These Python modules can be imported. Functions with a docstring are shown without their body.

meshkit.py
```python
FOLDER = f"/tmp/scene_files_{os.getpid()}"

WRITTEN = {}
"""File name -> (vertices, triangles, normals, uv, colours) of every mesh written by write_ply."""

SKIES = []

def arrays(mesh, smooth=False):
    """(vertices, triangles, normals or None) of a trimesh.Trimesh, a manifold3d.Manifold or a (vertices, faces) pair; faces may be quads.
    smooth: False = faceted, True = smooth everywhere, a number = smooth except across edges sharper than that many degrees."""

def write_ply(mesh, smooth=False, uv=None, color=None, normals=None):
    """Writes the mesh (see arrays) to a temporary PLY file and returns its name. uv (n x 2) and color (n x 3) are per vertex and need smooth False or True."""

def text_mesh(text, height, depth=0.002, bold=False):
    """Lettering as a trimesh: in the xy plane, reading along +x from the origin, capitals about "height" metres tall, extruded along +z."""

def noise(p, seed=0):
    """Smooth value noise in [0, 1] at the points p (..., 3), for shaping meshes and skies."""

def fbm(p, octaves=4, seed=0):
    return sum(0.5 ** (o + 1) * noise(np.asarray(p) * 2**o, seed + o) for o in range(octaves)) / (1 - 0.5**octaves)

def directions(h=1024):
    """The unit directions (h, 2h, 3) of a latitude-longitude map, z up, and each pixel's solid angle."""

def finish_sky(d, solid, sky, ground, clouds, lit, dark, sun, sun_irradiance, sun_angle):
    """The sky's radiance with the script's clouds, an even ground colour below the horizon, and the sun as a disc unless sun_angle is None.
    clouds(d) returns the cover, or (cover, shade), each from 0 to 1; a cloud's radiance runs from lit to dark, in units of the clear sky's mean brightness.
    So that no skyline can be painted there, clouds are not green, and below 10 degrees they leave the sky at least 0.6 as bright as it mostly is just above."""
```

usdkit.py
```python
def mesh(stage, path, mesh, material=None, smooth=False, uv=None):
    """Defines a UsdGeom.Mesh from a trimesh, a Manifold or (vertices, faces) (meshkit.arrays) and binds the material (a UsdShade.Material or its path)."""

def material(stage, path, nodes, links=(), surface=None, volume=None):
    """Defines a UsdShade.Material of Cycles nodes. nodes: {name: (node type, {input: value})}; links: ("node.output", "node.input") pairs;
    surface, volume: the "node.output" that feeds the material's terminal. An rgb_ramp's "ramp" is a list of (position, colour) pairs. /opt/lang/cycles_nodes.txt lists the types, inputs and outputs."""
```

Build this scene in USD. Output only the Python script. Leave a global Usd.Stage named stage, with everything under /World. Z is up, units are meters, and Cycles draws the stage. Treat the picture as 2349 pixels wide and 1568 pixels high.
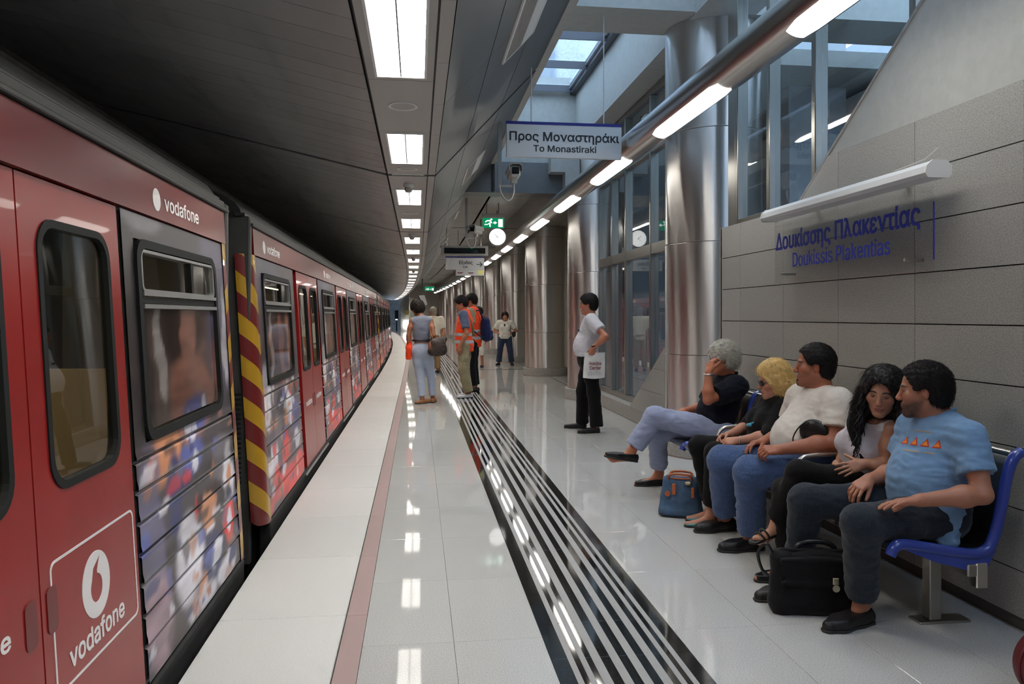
import math, random
import numpy as np, trimesh, manifold3d as mf, usdkit, meshkit
from pxr import Usd, UsdGeom, UsdLux, UsdShade, Gf, Sdf, Vt
from shapely.geometry import Polygon, box as sbox
from shapely import affinity

stage = Usd.Stage.CreateInMemory()
UsdGeom.SetStageUpAxis(stage, UsdGeom.Tokens.z)
UsdGeom.SetStageMetersPerUnit(stage, 1.0)
world = UsdGeom.Xform.Define(stage, '/World')
stage.SetDefaultPrim(world.GetPrim())
UsdGeom.Scope.Define(stage, '/World/Looks')
rng = np.random.default_rng(7)
PI = math.pi

# ------------------------------------------------------------------ camera, sky, exposure
YAW = math.atan(216.5 / 1750.0)                       # the platform runs along +y, the camera is turned a little to the right
cam = UsdGeom.Camera.Define(stage, '/World/camera')
cam.AddTranslateOp().Set(Gf.Vec3d(0, 0, 1.45))
cam.AddRotateXYZOp().Set(Gf.Vec3f(90, 0, -math.degrees(YAW)))
cam.CreateHorizontalApertureAttr(36.0)
cam.CreateVerticalApertureAttr(36.0 * 1568 / 2349)
cam.CreateFocalLengthAttr(36.0 * 1750 / 2349)
cam.CreateVerticalApertureOffsetAttr(-36.0 * 60 / 2349)
cam.CreateClippingRangeAttr(Gf.Vec2f(0.05, 400))
cam.CreateExposureAttr(0.0)
LAMP_CEILING, LAMP_TUBE = 48.0, 22.0                   # radiance of the fluorescent diffusers
sky = UsdLux.DomeLight.Define(stage, '/World/sky')
sky.CreateIntensityAttr(1.0)
sky.CreateColorAttr(Gf.Vec3f(.70, .93, 1.27))         # overcast midday daylight, cooler than the lamps

# ------------------------------------------------------------------ naming and grouping helpers
_used, _stem = {}, {}
def numbered(parent, name):
    k = (str(parent), name); n = _used.get(k, 0); _used[k] = n + 1
    return name if n == 0 else '%s_%03d' % (name, n)
def _keys(prim, label=None, cat=None, group=None, kind=None):
    for k, v in (('label', label), ('category', cat), ('group', group), ('kind', kind)):
        if v: prim.SetCustomDataByKey(k, v)
    return prim
def thing(name, label, cat=None, loc=(0, 0, 0), rotz=0.0, group=None, kind=None):
    x = UsdGeom.Xform.Define(stage, '/World/' + numbered('/World', name))
    x.AddTranslateOp().Set(Gf.Vec3d(*map(float, loc)))
    x.AddRotateZOp().Set(float(math.degrees(rotz)))
    _stem[str(x.GetPath())] = name
    return _keys(x.GetPrim(), label, cat, group, kind)
def struct(name):
    return thing(name, None, kind='structure')
def part(parent, name, mesh, mat, smooth=False, label=None, col=None, kind=None):
    """one Mesh prim under parent (a prim), or a top-level structure when parent is None"""
    pp = '/World' if parent is None else str(parent.GetPath())
    p = pp + '/' + numbered(pp, name)
    m = usdkit.mesh(stage, p, mesh, M[mat], smooth=smooth)
    if col is not None:
        UsdGeom.PrimvarsAPI(m).CreatePrimvar('tint', Sdf.ValueTypeNames.Color3fArray, 'vertex').Set(Vt.Vec3fArray.FromNumpy(np.asarray(col, np.float32)))
    return _keys(m.GetPrim(), label, None, None, kind or ('structure' if parent is None else None))
def single(name, mesh, mat, label, cat, smooth=30, group=None, loc=None):
    """a thing made of one mesh"""
    p = '/World/' + numbered('/World', name)
    m = usdkit.mesh(stage, p, mesh, M[mat], smooth=smooth)
    if loc is not None: m.AddTranslateOp().Set(Gf.Vec3d(*map(float, loc)))
    return _keys(m.GetPrim(), label, cat, group)
def dup(src, label, loc, rotz=0.0, group=None, cat=None):
    """a copy of a thing with its parts: an instance that references the first one"""
    was = src.GetCustomData()
    x = UsdGeom.Xform.Define(stage, '/World/' + numbered('/World', _stem[str(src.GetPath())]))
    pr = x.GetPrim(); pr.GetReferences().AddInternalReference(src.GetPath()); pr.SetInstanceable(True)
    x.ClearXformOpOrder()
    x.AddTranslateOp().Set(Gf.Vec3d(*map(float, loc))); x.AddRotateZOp().Set(float(math.degrees(rotz)))
    return _keys(pr, label, cat or was['category'], group or was.get('group'))

# ------------------------------------------------------------------ mesh helpers
def cat(ms):
    ms = [m if isinstance(m, trimesh.Trimesh) else trimesh.Trimesh(*m, process=False) for m in ms]
    return trimesh.util.concatenate(ms)
def bx(x0, x1, y0, y1, z0, z1, c=0.0):
    """box, chamfered by c"""
    if c <= 0:
        m = trimesh.creation.box([x1 - x0, y1 - y0, z1 - z0]); m.apply_translation([(x0 + x1) / 2, (y0 + y1) / 2, (z0 + z1) / 2]); return m
    P = []
    for sx in (0, 1):
        for sy in (0, 1):
            for sz in (0, 1):
                X, Y, Z = (x1 if sx else x0), (y1 if sy else y0), (z1 if sz else z0)
                dx, dy, dz = (-c if sx else c), (-c if sy else c), (-c if sz else c)
                P += [(X + dx, Y + dy, Z), (X + dx, Y, Z + dz), (X, Y + dy, Z + dz)]
    return trimesh.convex.convex_hull(np.array(P))
def lathe(prof, n=32, base=(0, 0, 0)):
    """closed profile list of (r, z) turned round z"""
    m = trimesh.creation.revolve(np.array(prof, float), sections=n)
    m.apply_translation(base); return m
def cyl(p, q, r, n=16, r2=None):
    p, q = np.array(p, float), np.array(q, float)
    r2 = r if r2 is None else r2
    t = q - p; L = np.linalg.norm(t); t = t / L
    a = np.cross(t, [0, 0, 1.0] if abs(t[2]) < .9 else [1.0, 0, 0]); a /= np.linalg.norm(a); b = np.cross(t, a)
    ang = np.arange(n) * 2 * PI / n
    ring = np.cos(ang)[:, None] * a + np.sin(ang)[:, None] * b
    v = np.vstack([p + r * ring, q + r2 * ring, [p], [q]])
    i = np.arange(n); j = (i + 1) % n
    f = np.vstack([np.stack([i, j, j + n], 1), np.stack([i, j + n, i + n], 1), np.stack([j, i, np.full(n, 2 * n)], 1), np.stack([i + n, j + n, np.full(n, 2 * n + 1)], 1)])
    return trimesh.Trimesh(v, f, process=False)
def smoothpath(P, n):
    """Catmull-Rom through the points"""
    P = np.array(P, float); Q = np.vstack([2 * P[0] - P[1], P, 2 * P[-1] - P[-2]])
    out = []
    for i in range(len(P) - 1):
        a, b, c, d = Q[i:i + 4]
        for t in np.linspace(0, 1, n, endpoint=False):
            out.append(.5 * (2 * b + (c - a) * t + (2 * a - 5 * b + 4 * c - d) * t * t + (3 * b - a - 3 * c + d) * t ** 3))
    return np.array(out + [P[-1]])
def tube(P, r, n=10, closed=False, flat=None):
    """round (or elliptic: flat=(normal, ratio)) tube along points"""
    P = np.array(P, float); N = len(P); R = np.broadcast_to(r, (N,))
    T = np.gradient(P, axis=0) if not closed else np.roll(P, -1, 0) - np.roll(P, 1, 0)
    T /= np.linalg.norm(T, axis=1, keepdims=True) + 1e-12
    up = np.array([0, 0, 1.0]) if abs(T[0][2]) < .9 else np.array([1.0, 0, 0])
    if flat is not None: up = np.array(flat[0], float)
    A = []
    a = up - T[0] * (up @ T[0]); a /= np.linalg.norm(a)
    for t in T:
        a = (up if flat is not None else a); a = a - t * (a @ t); a = a / (np.linalg.norm(a) + 1e-12); A.append(a)
    A = np.array(A); B = np.cross(T, A)
    ang = np.arange(n) * 2 * PI / n; k = 1.0 if flat is None else flat[1]
    v = P[:, None] + R[:, None, None] * (k * np.cos(ang)[None, :, None] * A[:, None] + np.sin(ang)[None, :, None] * B[:, None])
    v = v.reshape(-1, 3); M_ = N if closed else N - 1
    i, j = np.meshgrid(np.arange(M_), np.arange(n), indexing='ij'); i2 = (i + 1) % N; j2 = (j + 1) % n
    q = np.stack([i * n + j, i * n + j2, i2 * n + j2, i2 * n + j], -1).reshape(-1, 4)
    f = np.vstack([q[:, [0, 1, 2]], q[:, [0, 2, 3]]])
    if not closed:
        v = np.vstack([v, P[:1], P[-1:]]); s_, e_ = len(v) - 2, len(v) - 1; jj = np.arange(n); j2 = (jj + 1) % n
        f = np.vstack([f, np.stack([j2, jj, np.full(n, s_)], 1), np.stack([(N - 1) * n + jj, (N - 1) * n + j2, np.full(n, e_)], 1)])
    return trimesh.Trimesh(v, f, process=False)
def extr(poly, h, frame):
    """extrude a shapely polygon (a list of points will do) by h; frame = (origin, u, v): polygon x runs along u, y along v, extrusion along u x v"""
    if not hasattr(poly, 'exterior'): poly = Polygon(poly)
    m = trimesh.creation.extrude_polygon(poly, h, engine='earcut')
    o, u, v = (np.array(k, float) for k in frame); u /= np.linalg.norm(u); v /= np.linalg.norm(v); w = np.cross(u, v)
    m.vertices = o + m.vertices[:, :1] * u + m.vertices[:, 1:2] * v + m.vertices[:, 2:3] * w
    return m
def rrect(x0, x1, y0, y1, r, n=6):
    return sbox(x0 + r, y0 + r, x1 - r, y1 - r).buffer(r, quad_segs=n)
def text(s, height, frame, depth=.0015, bold=False, width=None, align=0.0, tall=1.0):
    """lettering on a plane; frame = (origin, reading direction, up); width fixes the length; align 0 left, .5 centre"""
    m = meshkit.text_mesh(s, height, depth, bold)
    x0, x1 = m.bounds[0][0], m.bounds[1][0]
    m.vertices[:, 0] -= x0
    if width: m.vertices[:, 0] *= width / (x1 - x0)
    L = m.bounds[1][0]; m.vertices[:, 0] -= align * L
    o, u, v = (np.array(k, float) for k in frame); w = np.cross(u, v)
    m.vertices = o + m.vertices[:, :1] * u + m.vertices[:, 1:2] * v + m.vertices[:, 2:3] * w
    return m
# the station lies straight up to y = 18 m and then bends gently to the left
def bend_x(y): return -np.maximum(0, np.asarray(y, float) - 18.0) ** 2 / 1400.0
def bend_a(y): return max(0.0, y - 18.0) / 700.0
def bend(m):
    v = np.array(m.vertices); v[:, 0] += bend_x(v[:, 1]); m.vertices = v; return m

# ------------------------------------------------------------------ materials
M = {}
def mat(name, color, rough=.5, metal=0.0, spec=.5, noise=None, bump=None, vary=0.0, coat=0.0, aniso=None, arot=0.0, tint=False, sss=0.0, sheen=0.0, rnoise=None, col2=None):
    """principled material; noise=(scale, amount[, detail]) mottles the colour in object space, vary = tone change from piece to piece,
    bump=(scale, strength, distance), tint = colour from the mesh's own 'tint' attribute, col2 = second colour of the mottling"""
    n = {'p': ('principled_bsdf', {'roughness': rough, 'metallic': metal, 'specular_ior_level': spec, 'coat_weight': coat, 'base_color': color})}
    l = []
    src = None
    if tint: n['a'] = ('attribute', {'attribute': 'tint'}); src = 'a.color'
    if noise:
        n['g'] = ('geometry', {}); n['m'] = ('mapping', {'scale': noise[3] if len(noise) > 3 else (1, 1, 1)})
        n['n'] = ('noise_texture', {'scale': noise[0], 'detail': noise[2] if len(noise) > 2 else 3.0, 'roughness': .6})
        a = noise[1]; lo = np.array(color) * (1 - a); hi = np.minimum(np.array(color) * (1 + a), 1) if col2 is None else np.array(col2)
        l += [('g.position', 'm.vector'), ('m.vector', 'n.vector')]
        if tint:
            n['r'] = ('rgb_ramp', {'ramp': [(.3, (1 - a,) * 3), (.7, (1 + a,) * 3)]})
            n['x'] = ('mix_color', {'blend_type': 'multiply', 'fac': 1.0, 'use_clamp': False}); l += [('n.fac', 'r.fac'), (src, 'x.a'), ('r.color', 'x.b')]; src = 'x.result'
        else:
            n['r'] = ('rgb_ramp', {'ramp': [(.32, tuple(lo)), (.68, tuple(hi))]}); l += [('n.fac', 'r.fac')]; src = 'r.color'
    if vary:
        n['o'] = ('object_info', {}); n['v'] = ('map_range', {'from_min': 0., 'from_max': 1., 'to_min': 1 - vary, 'to_max': 1 + vary})
        n['h'] = ('hsv', {'color': color}); l += [('o.random', 'v.value'), ('v.result', 'h.value')]
        if src: l.append((src, 'h.color'))
        src = 'h.color'
    if src: l.append((src, 'p.base_color'))
    if bump:
        n['g2'] = ('geometry', {}); n['m2'] = ('mapping', {'scale': bump[3] if len(bump) > 3 else (1, 1, 1)})
        n['n2'] = ('noise_texture', {'scale': bump[0], 'detail': 4.0}); n['b'] = ('bump', {'strength': bump[1], 'distance': bump[2]})
        l += [('g2.position', 'm2.vector'), ('m2.vector', 'n2.vector'), ('n2.fac', 'b.height'), ('b.normal', 'p.normal')]
    if rnoise:
        n['g3'] = ('geometry', {}); n['m3'] = ('mapping', {'scale': rnoise[3] if len(rnoise) > 3 else (1, 1, 1)})
        n['n3'] = ('noise_texture', {'scale': rnoise[0], 'detail': 3.0}); n['q'] = ('map_range', {'from_min': .3, 'from_max': .7, 'to_min': rnoise[1], 'to_max': rnoise[2]})
        l += [('g3.position', 'm3.vector'), ('m3.vector', 'n3.vector'), ('n3.fac', 'q.value'), ('q.result', 'p.roughness')]
    q = n['p'][1]
    if aniso:
        q['anisotropic'] = aniso; q['anisotropic_rotation'] = arot; n['tg'] = ('tangent', {'direction_type': 'radial', 'axis': 'z'}); l.append(('tg.tangent', 'p.tangent'))
    if sss: q['subsurface_weight'] = sss; q['subsurface_radius'] = (1.0, .35, .2); q['subsurface_scale'] = .006
    if sheen: q['sheen_weight'] = sheen
    M[name] = usdkit.material(stage, '/World/Looks/' + name, n, l, surface='p.BSDF')
def emit(name, color, strength):
    M[name] = usdkit.material(stage, '/World/Looks/' + name, {'e': ('emission', {'color': color, 'strength': strength})}, [], surface='e.emission')
def pane(name, tint, ior=1.5, rough=0.0, refl=(1, 1, 1)):
    """thin window pane: see-through mixed with a mirror by fresnel (the same from both faces of the sheet)"""
    M[name] = usdkit.material(stage, '/World/Looks/' + name, {
        't': ('transparent_bsdf', {'color': tint}), 'g': ('glossy_bsdf', {'color': refl, 'roughness': rough}), 'f': ('fresnel', {}), 'x': ('mix_closure', {}),
        'b': ('geometry', {}), 'i': ('mix_float', {'a': ior, 'b': 1.0 / ior})},
        [('b.backfacing', 'i.fac'), ('i.result', 'f.IOR'), ('f.fac', 'x.fac'), ('t.BSDF', 'x.closure1'), ('g.BSDF', 'x.closure2')], surface='x.closure')
def lin(r, g, b):
    """sRGB 0-255 to linear"""
    c = np.array([r, g, b], float) / 255
    return tuple(np.where(c <= .04045, c / 12.92, ((c + .055) / 1.055) ** 2.4))
# ------------------------------------------------------------------ materials of the station
mat('granite_edge', (.63, .62, .595), rough=.42, noise=(240, .17, 3), vary=.025)
mat('granite_floor', (.49, .485, .465), rough=.035, noise=(230, .36, 3), vary=.02)
mat('granite_red', (.40, .285, .27), rough=.35, noise=(360, .18, 2), vary=.05)
mat('granite_black', (.012, .012, .012), rough=.05, noise=(60, .5, 4), vary=.25)
mat('granite_inlay', (.33, .325, .315), rough=.62, spec=.15, noise=(260, .12), vary=.02)
mat('granite_wall', (.36, .355, .328), rough=.5, noise=(165, .36, 3), vary=.05)
mat('granite_end', (.42, .41, .36), rough=.5, noise=(60, .12), vary=.05)
mat('sign_pale', (.62, .62, .60), rough=.6)
mat('louvre_grey', (.16, .16, .16), rough=.6)
mat('joint', (.10, .10, .095), rough=.8)
mat('floor_joint', (.40, .395, .38), rough=.7)
mat('black_recess', (.006, .006, .006), rough=.7)
mat('plaster', (.45, .465, .44), rough=.8, noise=(14, .05))
mat('plaster_cool', (.50, .54, .58), rough=.8, noise=(6, .05))
mat('concrete', (.33, .32, .295), rough=.7, noise=(25, .12), bump=(60, .15, .01))
mat('concrete_dark', (.035, .035, .033), rough=.9, noise=(3, .3))
mat('ballast', (.03, .028, .026), rough=.95, noise=(20, .5), bump=(30, .8, .05))
mat('steel', (.66, .64, .61), rough=.28, metal=1.0, aniso=1.0, arot=.25)
mat('steel_tube', (.58, .56, .54), rough=.24, metal=1.0)
mat('steel_frame', (.40, .39, .36), rough=.32, metal=1.0)
mat('steel_skylight', (.10, .105, .12), rough=.5, metal=.4)
mat('zinc', (.50, .53, .57), rough=.4, metal=.6, noise=(18, .15))
mat('ceiling_plank', (.40, .39, .37), rough=.42, metal=.15, vary=.06, rnoise=(5, .3, .42, (1, .2, 1)))
mat('ceiling_strip', (.40, .385, .36), rough=.5, metal=.3, vary=.02)
mat('soffit_panel', (.165, .17, .17), rough=.44, metal=.6, vary=.04, noise=(4, .08, 2, (1, .1, 1)))
mat('ceiling_flat', (.20, .195, .17), rough=.4, metal=.3, vary=.05)
mat('seam', (.012, .012, .012), rough=.6)
mat('white_paint', (.72, .72, .70), rough=.45)
mat('grey_paint', (.32, .32, .31), rough=.45)
mat('dark_paint', (.03, .03, .03), rough=.5)
pane('window_glass', (.85, .89, .90), 1.50)
pane('skylight_glass', (.93, .96, .97), 1.35)
emit('lamp_ceiling', (1.0, .955, .865), LAMP_CEILING)
emit('lamp_tube', (1.0, .955, .88), LAMP_TUBE)

# ------------------------------------------------------------------ floor: edge slabs, red line, grey granite, black guidance band
Y0, Y1 = -3.0, 74.0
floor = struct('floor')
base = cat([bx(-.93, 9.0, y, y + 1.0, -1.2, -.03) for y in np.arange(Y0, 78, 1.0)])
part(floor, 'screed', bend(base), 'floor_joint')
def slab(x0, x1, y0, y1, z0=-.03, z1=0.0, g=.0012, c=.0015):
    return bend(bx(x0 + g, x1 - g, y0 + g, y1 - g, z0, z1, c))
P_ = .922
k0 = math.floor((Y0 - 3.76) / P_)
for k in range(k0, int((Y1 - 3.76) / P_)):
    y = 3.76 + k * P_
    part(floor, 'edge_slab', slab(-.938, -.343, y, y + P_, -.06, .004, .0015, .003), 'granite_edge')
    part(floor, 'red_slab', slab(-.340, -.241, y, y + P_), 'granite_red')
lanes = [(-.241, .16), (.16, .559), (1.17, 1.57), (1.57, 1.97), (1.97, 2.37), (2.37, 3.12)]
for x0, x1 in lanes:
    y = Y0
    while y < Y1:
        L = .80 if y < 24 else 3.2
        part(floor, 'floor_slab', slab(x0, x1, y, y + L, g=.0008, c=.0008), 'granite_floor'); y += L
cuts = [0, .115, .157, .198, .24, .282, .345, .413, .475, .538, .60, .663, .725, .775, .815, .853, .893, 1]
bxs = [.559 + .611 * t for t in cuts]
y, n = 3.175 - .372 * 16, 0
while y < Y1:
    L = .372 if y < 22 else 3.72
    part(floor, 'black_slab', slab(bxs[0], bxs[-1], y, y + L, g=.0007, c=.0006), 'granite_black')
    y += L
for i in range(1, 17, 2):
    y = Y0
    while y < Y1:
        part(floor, 'inlay_strip', bend(bx(bxs[i], bxs[i + 1], y + .0006, y + 3.72 - .0006, -.03, .0012, .0006)), 'granite_inlay'); y += 3.72
# slot drain in front of the fourth column
part(floor, 'slot_drain', bend(bx(1.2, 3.2, 20.4, 20.55, -.01, .002)), 'dark_paint')
part(floor, 'floor_grate', bx(2.60, 2.86, 8.55, 8.95, -.01, .003), 'dark_paint')
# track bed
part(None, 'floor_trackbed', bend(cat([bx(-4.6, -.9, y, y + 1, -1.3, -1.15) for y in np.arange(Y0 - 6, 90)])), 'ballast')
for x in (-1.75, -3.2):
    part(None, 'floor_rail', bend(cat([bx(x - .035, x + .035, y, y + 1, -1.15, -1.0) for y in np.arange(Y0 - 6, 90)])), 'steel_frame')

# ------------------------------------------------------------------ track-side wall, end walls, wall behind the camera
part(None, 'wall_left', bend(cat([bx(-4.9, -4.6, y, y + 1, -1.3, 5) for y in np.arange(Y0 - 6, 92)])), 'concrete_dark')
part(None, 'wall_back', bx(-4.9, 9.0, Y0 - 6.3, Y0 - 6, -1.3, 8), 'concrete_dark')
bX = lambda y: float(bend_x(y))
wall_end = struct('wall_end')
ye = 58.0
for r in range(13):
    for q in range(6):
        x0 = .55 + q * .78 + bX(ye)
        part(wall_end, 'wall_panel', bx(x0 + .002, x0 + .778, ye - .03, ye, r * .285 + .002, r * .285 + .283, .003), 'granite_end')
part(wall_end, 'wall_backing', bx(.5 + bX(ye), 6 + bX(ye), ye, ye + .2, 0, 4.2), 'joint')
part(wall_end, 'wall_cap', bx(-1.2, 6, ye + .1, 92, 3.25, 3.4), 'concrete_dark')
part(wall_end, 'wall_side', bx(4.2, 4.4, ye, 92, 0, 3.4), 'concrete_dark')
part(wall_end, 'wall_return', bx(.50 + bX(ye), .55 + bX(ye), ye - .03, ye + 20, 0, 3.2), 'sign_pale')
part(None, 'wall_tunnel', bx(-9, .9 + bX(75), 92, 92.3, -1.3, 5), 'concrete_dark')
part(None, 'wall_far', bx(.62 + bX(74), 2.2 + bX(74), 74, 74.2, 0, 3.2), 'sign_pale')

# ------------------------------------------------------------------ granite wall on the right with the stair-shaped window opening
XW = 2.74
wall = struct('wall_right')
S = .281
diag = lambda z: 5.25 - (z - 2.25) * (5.25 - 3.86) / (3.175 - 2.25)     # y of the sloping edge of the opening at height z
ys = [6.665, 6.24, 5.47, 4.71, 3.93, 3.16, 2.38, 1.61, .83, .06, -.72, -1.5, -2.3]
zs = [.065] + [S * i for i in range(1, 10)]
FR = lambda x: ((x, 0, 0), (0, 1, 0), (0, 0, 1))
opening = Polygon([(6.75, 2.249), (5.25, 2.249), (diag(6.5), 6.5), (6.75, 6.5)])
for i in range(len(ys) - 1):
    for j in range(len(zs) - 1):
        g = sbox(ys[i + 1] + .002, zs[j] + .003, ys[i] - .002, zs[j + 1] - .003)
        g = g.difference(opening.buffer(.002))
        if g.is_empty or g.area < 1e-4: continue
        for gg in getattr(g, 'geoms', [g]):
            part(wall, 'granite_panel', extr(gg, -.028, FR(XW)) if False else extr(gg, .028, FR(XW)), 'granite_wall')
top = Polygon([(-2.3, S * 9), (diag(S * 9) - .0, S * 9), (diag(5.2), 5.2), (-2.3, 5.2)])
part(wall, 'plaster_panel', extr(top, .02, FR(XW + .006)), 'plaster')
back = Polygon([(-2.3, 0), (6.6, 0), (6.6, 2.24), (5.26, 2.24), (diag(5.25) + .01, 5.25), (-2.3, 5.25)])
part(wall, 'wall_core', extr(back, .22, FR(XW + .028)), 'joint')
part(wall, 'wall_plinth', bx(XW + .03, XW + .04, -2.3, 6.66, 0, .066), 'black_recess')
part(wall, 'wall_edge', bx(XW, XW + .25, 6.64, 6.68, 0, 2.249), 'granite_wall')
part(wall, 'edge_trim', extr(Polygon([(diag(2.26) , 2.26), (diag(2.26) + .035, 2.26), (diag(5.2) + .035, 5.2), (diag(5.2), 5.2)]), .10, FR(XW + .0)), 'concrete')

# window in that opening: sill, frames and panes
win = struct('window_1')
XG = XW + .10
part(win, 'window_jamb', bx(XG - .05, XG + .05, 6.46, 6.62, 2.25, 5.0, .006), 'steel_frame')
part(win, 'window_sill', bx(XG - .04, XG + .05, 5.2, 6.62, 2.252, 2.30, .004), 'steel_frame')
for y in (6.44, 5.83, 5.12, 4.03):
    z0 = 2.29 if y > 5.2 else 2.25 + (5.25 - y) / (5.25 - 3.86) * .925
    part(win, 'mullion', bx(XG - .05, XG + .05, y - .028, y + .028, z0 - .05, 5.0, .006), 'steel_frame')
for a, b in ((6.41, 5.86), (5.80, 5.15), (5.09, 4.06), (4.0, 2.5)):
    z = lambda y: 2.29 if y > 5.2 else 2.25 + (5.25 - y) / (5.25 - 3.86) * .925
    if a > 5.25 > b: pts = [(a, 2.29), (5.25, 2.29), (b, z(b)), (b, 5.0), (a, 5.0)]
    else: pts = [(a, z(a)), (b, z(b)), (b, 5.0), (a, 5.0)]
    part(win, 'pane', extr(Polygon(pts), .006, FR(XG)), 'window_glass')

# ------------------------------------------------------------------ round steel columns on stone plinths
colY = [7.8 + 5.36 * k for k in range(10)]
XC, RC = 3.12, .50
ords = ['nearest', 'second', 'third', 'fourth', 'fifth', 'sixth', 'seventh', 'eighth', 'ninth', 'tenth']
def ordinal(k): return 'nearest' if k == 0 else ords[k] + ' nearest'
for k, y in enumerate(colY):
    top_z = 4.47 if k < 2 else 3.60
    c = thing('steel_column', '%s of the round stainless steel columns along the platform, counting from the camera' % ordinal(k), 'column', (XC + bX(y), y, 0), kind='structure')
    part(c, 'plinth', lathe([(0, 0), (RC + .045, 0), (RC + .05, .012), (RC + .05, .18), (RC + .043, .19), (0, .19)], 64), 'concrete')
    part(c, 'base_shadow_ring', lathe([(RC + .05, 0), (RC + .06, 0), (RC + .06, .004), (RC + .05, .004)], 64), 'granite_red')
    zz = [.19, 1.05, 2.20, 3.35, top_z]
    for a, b in zip(zz[:-1], zz[1:]):
        if b - a < .05: continue
        part(c, 'cladding_drum', lathe([(RC - .02, a + .002), (RC - .004, a + .002), (RC, a + .006), (RC, b - .006), (RC - .004, b - .002), (RC - .02, b - .002)], 72), 'steel', smooth=40)
    part(c, 'column_core', lathe([(0, .19), (RC - .012, .19), (RC - .012, top_z + .02), (0, top_z + .02)], 48), 'seam', smooth=40)

# ------------------------------------------------------------------ kerb, glazed screens between the columns, slanted granite cheek
for k in range(1):
    ya, yb = colY[k] + .2, colY[k + 1] - .2
    part(None, 'trim_%d' % (k + 1), bx(2.93, 3.25, ya, yb, 0, .20, .008), 'concrete')
    scr = struct('window_%d' % (k + 2))
    xg = 3.10
    my = [12.62, 11.80, 11.0, 9.77, 8.95, 8.1]
    part(scr, 'sill_rail', bx(xg - .05, xg + .05, ya, yb, .20, .28, .006), 'steel_frame')
    part(scr, 'transom', bx(xg - .055, xg + .055, ya, yb, 2.26, 2.40, .006), 'steel_frame')
    part(scr, 'transom', bx(xg - .055, xg + .055, ya, yb, 3.60, 3.68, .006), 'steel_frame')
    part(scr, 'head_rail', bx(xg - .05, xg + .05, ya, yb, 4.36, 4.44, .006), 'steel_frame')
    for y in my: part(scr, 'mullion', bx(xg - .06, xg + .06, y - .03, y + .03, .28, 4.36, .006), 'steel_frame')
    for a, b in zip(my[:-1], my[1:]):
        for z0, z1 in ((.28, 2.26), (2.40, 3.60), (3.68, 4.36)):
            part(scr, 'pane', bx(xg - .003, xg + .003, b + .03, a - .03, z0, z1), 'window_glass')
    part(scr, 'door_handle', cyl((xg - .09, 9.86, .95), (xg - .09, 9.86, 1.25), .012), 'steel')
cheek = thing('stair_cheek', 'slanted grey granite cheek panel leaning beside the nearest steel column', 'wall panel', (2.93, 7.9, .19), kind='structure')
gz = [(0, .0), (0, .30), (0, .60), (0, .98)]
def cw(z): return 2.45 * (1 - z / 1.42)
for a, b in ((0.0, .30), (.30, .60), (.60, .98)):
    pts = [(.0, a + .002), (cw(a), a + .002), (cw(b), b - .002), (.0, b - .002)]
    part(cheek, 'granite_panel', extr(Polygon(pts), .05, ((0, 0, 0), (0, 1, 0), (0, 0, 1))), 'granite_wall')
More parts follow.
